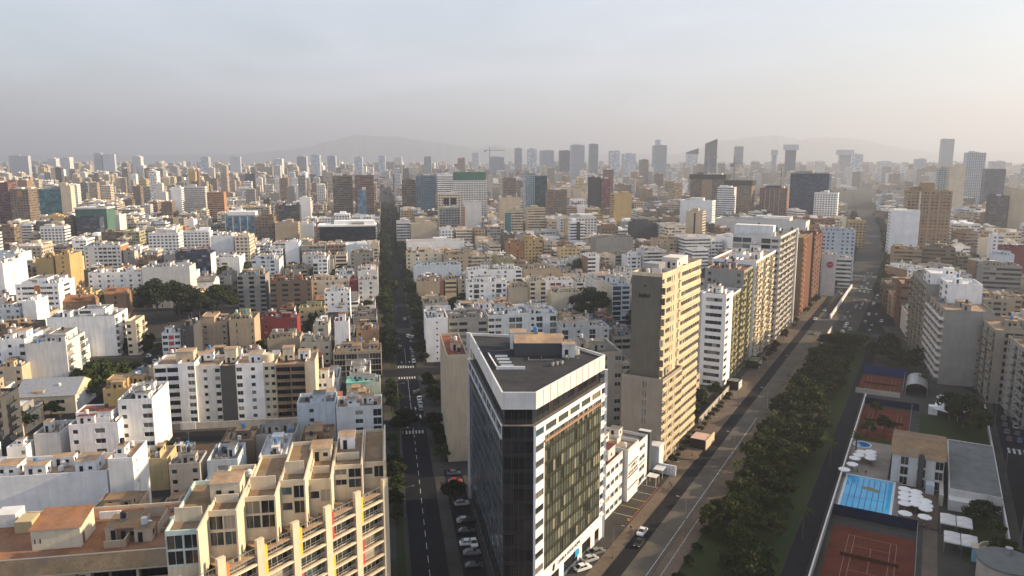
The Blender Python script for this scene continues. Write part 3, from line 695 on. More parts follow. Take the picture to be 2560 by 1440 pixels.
# ------------------------------------------------------------------ clinic
def clinic():
    X, Y = FV.to(-11., 25.4)
    r = thing('clinic', 'low white clinic with ribbon windows and lettering, between office block and beige tower', 'clinic', (X, Y, 0), -R(29))
    rr = random.Random(5)
    block(r, rect(-16, 0, 0, 12.5), 0, 14.2, [None, 'WWWW', None, None], [OFF, WH, WH, WH], roof('maroon'), fh=3.55, rng=rr, clut=.2)
    block(r, rect(-14, 1.3, 12.9, 21.5), 0, 14.6, [None, None, None, None], [OFF, WH, WH, WH], roof('tan'), fh=3.6, rng=rr, clut=.3)
    for k in range(1, 4):
        b = MB(); b.box(1.28, 1.42, 13.2, 21.2, 3.55 * k - .15, 3.55 * k + .2); b.build('dark_joint', plain('bronze_joint', (.1, .075, .05), .6), r)
    block(r, rect(-14, .6, 22.0, 31.5), 0, 12.8, [None, '.RR.', None, None], [OFF, WH, WH, WH], roof('grey'), fh=3.2, rng=rr, clut=.3)
    b = MB(); b.box(-2.5, 1.2, 31.6, 33.6, 0, 14.4, 0, 1); b.build('end_pier', [wall('charcoal'), OFF], r)
    DK = plain('sign_brown', (.09, .05, .03), .6)
    hang(text_mesh('CLINICA', 1.25, DK), 'lettering', r, (1.3, 12.9), (1.3, 21.5), .55, 9.5, .05); hang(text_mesh('GOOD HOPE', 1.25, DK), 'lettering', r, (1.3, 12.9), (1.3, 21.5), .5, 8.05, .05)
    b = MB(); b.box(.62, .68, 24.2, 29.2, 6.55, 6.8); b.build('sign_strip', DK, r)
    for (y, l) in ((32.5, 4.2), (26.5, 3)):
        b = MB(); b.box(2.2, 5.2, y, y + l, 2.6, 2.75, 0)
        for a in (2.3, 5.1):
            for c in (y + .1, y + l - .1): b.bar((a, c, 0), (a, c, 2.6), .12, 0)
        b.build('canopy', OFF, r)
    b = MB(); b.box(-1, 2.5, 37, 41.5, 0, 8.2, 0, 1); b.box(2.6, 8, 36.5, 37, 0, 3.2, 0); b.build('annex', [wall('paleblue'), OFF], r)
    occupy(X, Y, 29, -16, 6, 0, 41); HERO.append((1512, 1620, 1100, 1300, 189))
clinic()
# ------------------------------------------------------------------ avenue row beyond the beige tower
def row_building(name, label, cat, r0, r1, l0, l1, h, pF, pR, wF, wR, rf, fh=3., clut=.6, lod=1, fr=FV, pL=None, **kw):
    X, Y = fr.to(r0, l0); r = thing(name, label, cat, (X, Y, 0), -R(fr.az), kw.pop('group', None)); rr = random.Random(int(l0 * 7 + h))
    W, D = r1 - r0, l1 - l0
    block(r, rect(0, W, 0, D), 0, h, [pF, pR, None, pL], [wF, wR, wR, wF], rf, lod=lod, fh=fh, clut=clut, rng=rr, **kw)
    occupy(X, Y, fr.az, 0, W, 0, D); return r
AV = 'apartment buildings along the avenue'
t_ = row_building('apartment_building', 'slim white block with dark ribbon windows right behind the beige tower', 'apartment building', -23, -13, 160, 172, 38.6, '.RRRR.', 'W.', WH, WH, roof('tan'), group=AV, fh=3.2)
row_building('apartment_building', 'mottled brown block with small balconies behind the slim white block', 'apartment building', -27, -13.4, 172.3, 189, 37, None, 'PwPwP', OFF, wall('olive'), roof('grey'), group=AV)
row_building('apartment_building', 'olive and cream block with a dark roof terrace on the avenue', 'apartment building', -30, -12.6, 189.4, 209, 45, 'w..w', 'FWPFW', wall('concrete'), wall('olive'), roof('redroof'), group=AV)
row_building('apartment_building', 'cream block covered with rows of sunlit balconies along the avenue', 'apartment building', -32, -11.4, 209.4, 258, 47, 'W.', 'PWFWPFWFPWF', WH, wall('cream'), roof('tan'), group=AV, gk='lit', clut=.9)
x_ = row_building('apartment_building', 'grey tower with stacked open balconies and tall white edge fin', 'apartment building', -34, -9.5, 259, 316, 54, 'FF.FW', 'BFBFBFBFBF', OFF, wall('stone'), roof('grey'), group=AV, fh=3.2)
b = MB(); b.box(24.5, 25.6, 49, 50.2, 0, 54.8); b.build('edge_fin', WH, x_); b = MB(); b.box(0, 20, 3, 9, 54.2, 60); b.build('penthouse', WH, x_)
y_ = row_building('apartment_building', 'rust red tower with orange curved corner balconies beside the avenue', 'apartment building', -30, -8.2, 330, 368, 47, None, None, wall('brown'), wall('redbrown'), roof('brownroof'), group=AV, fh=3.1)
for k in range(14):
    b = MB(); b.cyl(0, 0, 0, 1.4, 2.2, 2.2, 12); b.build('round_balcony', wall('orange'), y_, (21.3, 2.2, 2.6 + k * 3.1))
row_building('apartment_building', 'dark rust block with a thin sunlit edge behind the rust red tower', 'apartment building', -28, -7., 369, 410, 44, None, 'W.W.W.W', wall('redbrown'), wall('redbrown'), roof('redroof'), group=AV)
row_building('house', 'low walled house with planted garden between beige tower and slim white block', 'house', -34, -20, 122, 150, 7, 'w.w', 'W.W', wall('sand'), wall('sand'), roof('tan'), lod=0)
row_building('garden_wall', 'glass and stone garden wall beside the avenue pavement', 'wall', -9.8, -9.4, 112, 158, 2.2, None, None, wall('stone'), wall('stone'), roof('grey'), clut=0, para=0)
row_building('gate_house', 'small dark gate house beside avenue pavement, with white edge', 'house', -11, -6, 158.5, 165, 3.4, None, None, DARK, OFF, roof('grey'), clut=0, para=.3)
row_building('gate_house', 'planted car park entrance further along the avenue pavement', 'house', -10.5, -5.5, 196, 206, 3.2, None, None, DARK, wall('stone'), roof('green'), clut=0, para=.3)
row_building('office_building', 'narrow grey tower flanking the glass office block, seen from its end', 'office building', 9.8, 16.2, 66, 96, 34.0, None, None, wall('sand'), wall('concrete'), roof('redroof'), lod=0, fr=FS, pL='w' * 9, clut=.5)
HERO.append((1120, 1172, 880, 1150, 225))
row_building('apartment_building', 'shaded grey block with ribbon windows behind the beige tower podium', 'apartment building', 56, 72, 84, 104, 28, 'W.RR.W', None, wall('stone'), wall('stone'), roof('grey'), fr=FS, lod=0)
HERO += [(1768, 1945, 640, 960, 308), (1942, 1992, 585, 840, 392), (1990, 2056, 575, 780, 455)]
# ------------------------------------------------------------------ right hand row
def stepped():
    r = thing('apartment_building', 'stepped grey block with slanting balcony bands and white rooftop boxes, right of avenue', 'apartment building', (181.7, 312.6, 0), -R(20)); rr = random.Random(4)
    st, cc = wall('clay'), wall('concrete')
    block(r, rect(0, 18, 0, 40), 0, 31.5, [None, None, None, 'P.P.P.P.P.'], [cc, cc, cc, st], roof('tan'), lod=1, rng=rr, clut=.5, fh=3.15)
    block(r, rect(-1.5, 17, 40.2, 84), 0, 36, [None, None, None, 'PWPWPWPW'], [cc, cc, cc, st], roof('grey'), lod=1, rng=rr, clut=.7, fh=3.15)
    block(r, rect(4, 17.5, 22, 39.8), 31.55, 39.5, ['......', '..s', None, 'W.W'], [WH] * 4, roof('white'), lod=1, rng=rr, clut=.3)
    block(r, rect(0, 12, 41, 60), 36.05, 41, ['...', None, None, 'W.W'], [WH] * 4, roof('white'), lod=1, rng=rr, clut=.3)
    for k in range(9):
        b = MB(); b.box(-1.6, .02, .4, 39.4, 2.4 + 3.15 * k, 3.3 + 3.15 * k); b.build('balcony_band', OFF, r)
    occupy(181.7, 312.6, 20, -2, 18, 0, 84); HERO.append((2245, 2440, 660, 960, 312))
stepped()
row_building('apartment_building', 'grey block with white window column and green glass balconies, right edge', 'apartment building', 14, 36, -22, 2, 28.6, '.BB.wBB', None, wall('clay'), wall('concrete'), roof('tan'), fr=FA, pL='P.PwP', clut=.8, lod=1, rail='glass')
row_building('apartment_building', 'grey brown block with roof plants cut by the right picture edge', 'apartment building', 18, 40, -52, -23, 27, '.BwBB.', None, wall('concrete'), wall('brown'), roof('brownroof'), fr=FA, pL='w.PwPP', clut=1., lod=1)
for k, (l0, l1, h) in enumerate(((-95, -45, 38), (-42, 8, 44), (11, 62, 40), (66, 118, 46), (122, 168, 42))):
    row_building('apartment_building', ['pale', 'grey', 'cream', 'tan', 'white'][k] + ' apartment block across the right hand road, outside the picture', 'apartment building', 106, 124, l0, l1, h, 'W.W', None, wall(['offwhite', 'stone', 'cream', 'tan', 'white'][k]), wall('stone'), roof('grey'), pL='.P.W.P.W.P.', lod=1)
# low walls
def long_wall(label, fr, r0, r1, l0, l1, h, m, name='boundary_wall'):
    b = MB(); p = frect(fr, r0, r1, l0, l1); b.prism(p, 0, h, 0, 1); return tag(b.build(name, [m, OFF]), label, 'wall')
long_wall('pale retaining wall between the avenue lanes, further part', FV, 9.2, 10.0, 330, 460, 2.2, OFF); long_wall('pale retaining wall beside the planted strip, nearer part', FV, 13.7, 14.2, 205, 300, 2., OFF)
long_wall('club boundary wall along the dark park road', FV, 40.8, 41.2, -60, 172, 2.4, wall('stone')); long_wall('thin pale wall behind club hall beside the right hand road', FV, 81.7, 82.1, 20, 180, 2., OFF)
# ------------------------------------------------------------------ cream terraced building in the foreground
def terraced():
    f = FS; bg_, wh, cr = wall('beige'), WH, wall('cream'); rr = random.Random(11)
    r = thing('apartment_building', 'cream stepped apartment building with tall fins and coloured panels, bottom foreground', 'apartment building', (f.o[0], f.o[1], 0), -R(f.az))
    bays = [(-44.1, -38.8, -41.6, 36.), (-38.7, -33.9, -36.2, 36.4), (-33.8, -28.4, -30.8, 36.), (-28.3, -23.8, -26., 36.6), (-23.7, -19.5, -21.8, 34.6), (-19.4, -13.9, -16.4, 34.9), (-13.8, -9.6, -12.0, 33.4)]
    for k, (x0, x1, y0, zt) in enumerate(bays):
        last = k == len(bays) - 1
        wl = wall('mint') if k == 0 else cr
        block(r, rect(x0, x1, y0, y0 + 19.5), 0, 30.0, [None, None, None, None], [cr, cr, cr, OFF], roof('brownroof'), roofz=False)
        block(r, rect(x0, x1, y0, y0 + 19.5), 30.0, zt - .6, ['FF' if k in (0, 1, 2) else 'WF', None, None, None], [wl, cr, cr, OFF], roof('brownroof'), para=.75, rng=rr, fh=2.85, gk='window')
        # fin that rises between neighbours, its right side in the sun
        b = MB(); b.box(x1 - .12, x1 + .16, y0 - 1.6, y0 + 7.5, 27.5, zt + .7); b.build('fin', cr, r)
        if k not in (6,): b = MB(); b.box(x0 + .4, x1 - .6, y0 + 4.5, y0 + 4.75, zt - .6, zt + rr.choice((1.1, 1.9, .9))); b.build('roof_wall', cr, r)
    link('stair_cabin', cabin_mesh(5, 5, 3.2, cr, roof('tan')), r, (-39.4, -30.6, 35.7)); link('stair_cabin', cabin_mesh(4, 5, 2.6, cr, roof('tan')), r, (-24.2, -11., 34.))
    link('stair_cabin', cabin_mesh(3, 4, 2.6, WH, roof('tan')), r, (-18.6, -6, 34.3)); link('antenna', antenna_mesh(), r, (-37, -28.5, 39.)); link('antenna', antenna_mesh(), r, (-17, -9, 34.3))
    link('air_conditioner', ac_mesh(), r, (-21, -7, 34.)); link('water_tank', tank_mesh(1), r, (-16.2, -1, 34.3)); link('water_tank', tank_mesh(1), r, (-34.5, -21, 35.5))
    # street side screen: columns, beams, rails and coloured panels on a slant
    P0, P1 = Vector((-46.7, -51.8)), Vector((-9.6, -14.0)); n = 7; d = (P1 - P0) / n; dn = d.normalized(); ang = math.atan2(dn.y, dn.x); bw = d.length
    cols = ['yellow', 'yellow', 'orange', 'yellow', 'yellow', 'red', 'yellow', 'red']
    panel_c = dict(yellow=plain('panel_yellow', (.75, .48, .04), .6), orange=plain('panel_orange', (.65, .2, .05), .6), red=plain('panel_red', (.5, .05, .04), .6))
    for k in range(n + 1):
        p = P0 + d * k
        b = MB(); b.box(-.75, .75, -.35, .35, 0, 30.6); b.build('column', cr, r, (p.x, p.y, 0), ang)
    for k in range(n):
        p = P0 + d * k
        for fl in range(10):
            z = 28.2 - fl * 2.95
            b = MB(); b.box(.76, bw - .76, -.28, .28, z - 2.15, z - 1.75); b.build('beam', cr, r, (p.x, p.y, 0), ang)
            b = MB(); b.box(.76, bw - .76, .3, 1.35, z - 2.3, z - 2.05); b.build('balcony_floor', roof('brownroof'), r, (p.x, p.y, 0), ang)
            b = MB(); b.box(.76, bw - .76, -.05, .0, z - .55, z - .48); b.box(.76, bw - .76, -.05, 0, z - 1.0, z - .95)
            for j in range(4): b.box(.8 + j * (bw - 1.6) / 3 - .02, .8 + j * (bw - 1.6) / 3 + .02, -.05, 0, z - 1.74, z - .55)
            b.build('railing', RAIL, r, (p.x, p.y, 0), ang)
            me = win_mesh(bw - 1.6, 2.3, 'window', 0, 'w'); q = p + dn * .8 + Vector((-dn.y, dn.x)) * 1.3
            link('window', me, r, (q.x, q.y, z - 2.04), ang)
            if fl in (0, 1, 3, 4, 6):
                b = MB(); b.box(.78, 1.45, -.12, 1.2, z - 1.74, z + .72); b.build('coloured_panel', panel_c[cols[(k + fl // 3) % 8]], r, (p.x, p.y, 0), ang)
        b = MB(); b.box(.76, bw - .76, .1, 6.5, 27.6, 27.85); b.build('terrace', roof('tan'), r, (p.x, p.y, 0), ang)
        b = MB(); b.box(.76, bw - .76, -.04, .0, 29.2, 29.27); b.bar((.8, 0, 29.24), (.8, 4, 29.24), .06)
        for j in range(5): b.box(.8 + j * (bw - 1.6) / 4 - .02, .8 + j * (bw - 1.6) / 4 + .02, -.03, 0, 27.85, 29.2)
        b.build('railing', RAIL, r, (p.x, p.y, 0), ang)
    b = MB(); b.box(-9.55, -9.2, -13.4, 7.6, 0, 34.4); b.build('side_wall', cr, r)
    occupy(f.o[0], f.o[1], f.az, -47, -9, -50, 2); HERO.append((410, 970, 1075, 1440, 120))
terraced()
# ------------------------------------------------------------------ terracotta roofed building at the lower left
def terracotta():
    f = FS; r = thing('apartment_building', 'old building with worn terracotta roof terrace and cream roof room, bottom left corner', 'apartment building', (f.o[0], f.o[1], 0), -R(f.az)); rr = random.Random(2)
    cr, tc_ = wall('cream'), roof('terracotta')
    block(r, rect(-96, -46.5, -23.5, -3.5), 0, 23.6, ['BWBWBB'], [cr, cr, cr, OFF], tc_, para=.5, rng=rr)
    b = MB(); b.q((-96, -26.5, 22.2), (-47.5, -26.5, 22.2), (-47.5, -23.2, 24.15), (-96, -23.2, 24.15), 0); b.q((-96, -26.5, 22.0), (-96, -26.5, 22.2), (-47.5, -26.5, 22.2), (-47.5, -26.5, 22.0), 1)
    b.q((-47.5, -26.5, 22.0), (-47.5, -23.2, 22.0), (-47.5, -23.2, 24.15), (-47.5, -26.5, 22.2), 1); b.build('eave_roof', [roof('brownroof'), wall('sand')], r)
    for k in range(7): b = MB(); b.bar((-92 + k * 5.6, -26.2, 0), (-92 + k * 5.6, -26.2, 22), .3); b.build('porch_post', wall('brown'), r)
    b = MB(); b.prism(rect(-73.8, -65.4, -19.6, -12.5), 23.62, 27.6, 0); b.build('roof_room', cr, r)
    b = MB(); b.q((-74.1, -19.9, 27.6), (-65.1, -19.9, 27.6), (-65.1, -12.2, 28.6), (-74.1, -12.2, 28.6)); b.q((-65.4, -19.6, 27.6), (-65.4, -12.5, 27.6), (-65.4, -12.5, 28.5), (-65.4, -19.6, 27.61), 1); b.build('tiled_roof', [tc_, cr], r)
    b = MB(); b.box(-65.42, -65.35, -18.6, -17.7, 23.7, 25.9); b.build('door', wall('brown'), r)
    for x in (-73.3, -72.4): b = MB(); b.box(x, x + .2, -19.63, -19.55, 24.9, 25.8); b.build('slit_window', DARK, r)
    for (x0, x1, y0, y1, h, m) in ((-61, -57.5, -21, -20.7, 1.4, 'tan'), (-57.5, -57.2, -21, -17, 1.6, 'tan'), (-61.5, -55, -14, -13.7, 1.3, 'cream'), (-66, -62, -8.4, -8.1, 1.5, 'white'), (-80, -77, -12, -8, 2.2, 'yellow'), (-85, -81, -9, -5, 2.6, 'offwhite'), (-62, -60, -12, -10.4, 2.0, 'white'), (-90, -84, -20, -19.7, 1.2, 'brown'), (-56, -53, -18, -17.7, 1.2, 'sand')):
        b = MB(); b.box(x0, x1, y0, y1, 23.61, 23.61 + h); b.build('roof_wall', wall(m), r)
    clutter(r, -63, -48, -22, -5, 23.612, wall('sand'), roof('brownroof'), rr, .9)
    link('water_tank', tank_mesh(1), r, (-75.5, -10, 23.61)); link('stair_cabin', cabin_mesh(4, 3, 2.4, wall('brown'), tc_), r, (-59.6, -18.4, 23.61))
    occupy(f.o[0], f.o[1], f.az, -96, -52, -27, -3); HERO.append((0, 410, 1255, 1440, 125))
terracotta()
# ------------------------------------------------------------------ apartment row behind the bare lot
def apartment_row():
    f = FS; X, Y = at(395, 1062); r0, l0 = f.of((X, Y)); r = thing('apartment_building', 'long seven storey apartment row in white, charcoal, cream and brown facing the bare lot', 'apartment building', (X, Y, 0), -R(f.az)); rr = random.Random(21)
    def w(px): return px / 7.06
    segs = [(0, 60, 'BB', 'white', 0, 21.4), (60, 100, '.W', 'white', -.9, 22.), (100, 160, '.w.W', 'offwhite', 0, 20.6), (160, 197, '...', 'charcoal', -.3, 20.2), (197, 265, 'W.w.', 'white', 0, 20.6), (265, 297, 'ww', 'cream', 0, 20.6), (297, 370, 'BB', 'brown', -.7, 19.8), (370, 395, '..', 'cream', .3, 20.4)]
    for a, b_, pat, c, dy, h in segs:
        block(r, rect(w(a) + .01, w(b_) - .01, dy, 15), 0, h, [pat, None if b_ < 395 else '.s.', None, None], [wall(c)] * 4, roof('tan'), rng=rr, fh=2.9, para=.8)
    for x, y, ww, d, h, c in ((6.8, 4, 6, 6, 4.6, 'sand'), (23.5, 5, 4, 4, 5.2, 'cream'), (32, 4, 5, 5, 3.2, 'white'), (13.5, 8, 5, 4, 2.6, 'white'), (44, 5, 4, 4, 4.8, 'cream'), (49.5, 6, 4, 4, 3, 'white')):
        link('stair_cabin', cabin_mesh(ww, d, h, wall(c), roof('tan')), r, (x, y, 21 if x < 14 else 20.6))
    b = MB(); b.cyl(0, 0, 0, 3., 2.3, 2.3, 20, 0, True); b.build('round_tank', wall('cream'), r, (38.6, 5, 20.6))
    clutter(r, 15, 54, 9.5, 14.5, 20.62, WH, roof('tan'), rr, .9)
    b = MB(); b.box(-.1, 56, -7, -6.7, 0, 2.4); b.build('street_wall', wall('stone'), r)
    b = MB(); b.box(9.5, 14.6, -7.3, -6.9, .1, 2.8); b.build('garage_door', OFF, r)
    occupy(X, Y, f.az, 0, 56, -7, 15.5); HERO.append((395, 790, 905, 1062, 263))
apartment_row()
HAZE = 1.7e-4
SPEC_NEAR = '''
apartment_building|77|178|862|992|20|S|offwhite|grey|........|P.P|-|grey white block with blank street wall split by a dark seam
apartment_building|0|76|856|990|17|S|white|tan|W.w.W|-|-|white block with a column of wide windows at left picture edge
apartment_building|127|296|795|892|19|S|white|grey|..........|P.P.|-|white block with one big blank wall and brown balconies on its side
apartment_building|322|346|808|888|14|S|cream|tan|W.|P.P|-|narrow cream block with lit side balconies beside the tree lined street
apartment_building|0|58|772|858|13|S|white|redroof|w.W.w|-|-|small white block with dark windows and a red brown roof, left edge
apartment_building|66|100|757|858|15|S|white|tan|...|v|-|white block with bright lit blank side behind the small white block
office_building|48|155|714|806|24|S|white|grey|wRRORRw|W|-|white office block with a vertical orange stripe between ribbon windows
apartment_building|99|143|648|750|16|S|ochre|tan|....|-|-|plain ochre yellow block, left one of the yellow pair
apartment_building|148|184|640|750|22|S|ochre|tan|.w.|.s|-|ochre yellow block with small windows, right one of the yellow pair
apartment_building|227|359|684|756|17|S|white|tan|w.w.ws.w.w.w|-|-|long white four storey block with rows of square windows above dark trees
apartment_building|361|480|670|756|17|S|offwhite|grey|..........|s.|-|long low block with a blank pale wall behind the dark trees
apartment_building|0|21|662|790|14|S|white|tan|..|-|-|tall white block cut by the left edge of the picture
apartment_building|24|47|652|780|18|S|white|tan|..|.|-|tall white slab next to the one cut by the left edge
apartment_building|410|456|836|912|9|S|white|grey|WKW|-|-|white framed house front with red panels beside a dark annex
apartment_building|458|490|818|912|16|S|charcoal|grey|s.|-|-|dark grey annex with one small window beside the red panelled front
apartment_building|494|572|810|885|17|S|tan|tan|.w..w|w|-|tan flat roofed block behind the red panelled house
apartment_building|577|640|803|885|17|S|tan|green|.v..v|.|-|tan block with roof garden beside the red house
house|655|745|798|850|15|S|red|grey|w..w|-|-|bright red painted house with a dark roof
house|749|812|773|812|11|S|yellow|green|w..w|-|-|pale yellow house with a row of small windows next to white block
apartment_building|814|877|731|804|12|S|white|tan|w.w..w.w|.|-|white five storey block standing out among low roofs by the long street
apartment_building|679|782|706|782|15|S|brown|redroof|R.R.R.w|-|-|long brown block with dark ribbon windows behind the yellow house
apartment_building|598|668|691|782|18|S|concrete|tan|B.B.B|-|-|bare concrete block with deep open balconies right of the dark trees
apartment_building|784|872|704|772|13|S|cream|tan|w.ww.w|-|-|cream block with paired windows behind the white five storey block
apartment_building|876|896|703|772|13|S|red|tan|w.|-|-|narrow dark red house front squeezed between cream and white blocks
apartment_building|898|947|703|772|13|S|offwhite|tan|w.w.|.|-|pale block with arched corner windows at the edge of long street
apartment_building|893|948|829|902|15|S|brick|tan|w.s|.|-|brown brick block with two small windows per floor beside the long street
apartment_building|753|826|861|912|12|S|cream|grey|w.w.w|-|-|low cream block with dark windows left of the brown brick block
house|671|752|850|900|14|S|tan|grey|........|.|-|plain tan gabled workshop wall in front of red house
house|758|834|952|1016|11|S|white|brownroof|w..ww.|-|-|white house with two pairs of small windows right of the big apartment row
apartment_building|1067|1121|800|905|21|S|white|grey|.s.|-|-|white end block with one column of small windows right of the long street
apartment_building|1123|1219|801|898|21|S|concrete|grey|WW.W|-|-|grey block with glazed gallery between two white fronts
apartment_building|1221|1391|790|884|20|S|paleblue|grey|WW.FF.wF.F|-|-|pale blue framed block with tall glazed bays
apartment_building|1171|1268|708|784|14|S|white|grey|wFw.wFw|-|-|white modern block with black grid of windows, right of the long street
house|1271|1322|722|784|14|S|sand|tan|.....|-|-|plain sand coloured wall next to the white grid block
apartment_building|1325|1364|706|784|12|S|cream|grey|W.W|-|-|small cream block with stacked windows right of the sand wall
apartment_building|1380|1455|735|790|13|S|cream|grey|......|.|-|cream low block with blank twin walls behind arched windows block
apartment_building|1404|1522|823|892|15|S|offwhite|tan|F.w.F.w|-|-|off white block with rows of arched windows left of the beige tower
house|1036|1154|665|715|14|S|paleblue|grey|..........|-|-|pale blue white long wall beside the far end of dark street trees
house|1044|1100|706|760|13|S|tan|grey|......|-|-|tan blank wall facing the tree filled street
apartment_building|1172|1305|676|738|13|S|white|grey|w.w.ww.W|-|-|white terraced block with glazed penthouse behind the white grid block
apartment_building|1310|1402|674|722|13|S|tan|grey|.......|-|-|tan windowless block with cluttered roof mid picture
house|1360|1432|704|752|10|S|white|tan|.KK.w|-|-|white house with a dark red recess under its roof terrace
apartment_building|307|392|1006|1145|19|S|white|grey|w.W|.s|-|tall white block with sunlit side wall left of the long apartment row
apartment_building|182|304|1064|1166|13|S|white|redroof|w.W.|.|-|white four storey block with a dark red roof shelter in front of the tall one
house|93|158|1090|1170|12|S|offwhite|brownroof|.....|-|-|low white walled house left of the dark red roof shelter
apartment_building|-90|284|1196|1345|13|S|white|tan|...............|.|-|very long blank white wall crossing the lower left
apartment_building|287|348|1152|1338|12|S|white|tan|...|s.|-|slim white stair tower at the end of the long blank white wall
apartment_building|-70|20|1008|1166|12|S|charcoal|tan|PPPP|P|-|dark block with white balcony slabs cut by left edge
house|24|72|1124|1186|6|S|white|tan|..w|.|-|tiny white rooftop house near left edge
house|375|424|1152|1226|10|S|yellow|tan|...|.|-|low pale yellow house behind the white stair tower
house|428|505|1166|1242|9|S|stone|grey|w.w|.|-|low grey house with tin sheets beside the green fence
house|747|842|1014|1108|11|S|paleblue|grey|.w..|-|-|white blue house with roof terrace right of the bare lot
house|844|957|1022|1106|12|S|white|tan|..W.F|.|-|white house with long slit window at the edge of long street
house|640|742|1092|1150|11|S|stone|grey|.w..|.|-|dull low house with tin roof behind the cream stepped building
house|556|636|1108|1172|11|S|brown|tan|w...|.|-|brown grey low house beside the sloping lot wall
house|836|955|884|942|14|S|tan|brownroof|FFFF|w|-|tan walled workshop with open bays beside the long street
house|868|952|962|1010|10|S|mint|grey|...|.|-|house with turquoise tin roof beside the long street
apartment_building|0|64|924|1010|12|S|sand|brownroof|w.w|.|-|low sand coloured house among trees at the left edge
house|160|232|757|800|13|S|brick|redroof|w.w|.|-|long low house with a red brown tiled roof
house|266|320|738|800|10|S|brick|redroof|.w.|.|-|gabled brick house in front of the long white block'''.strip().split('\n')
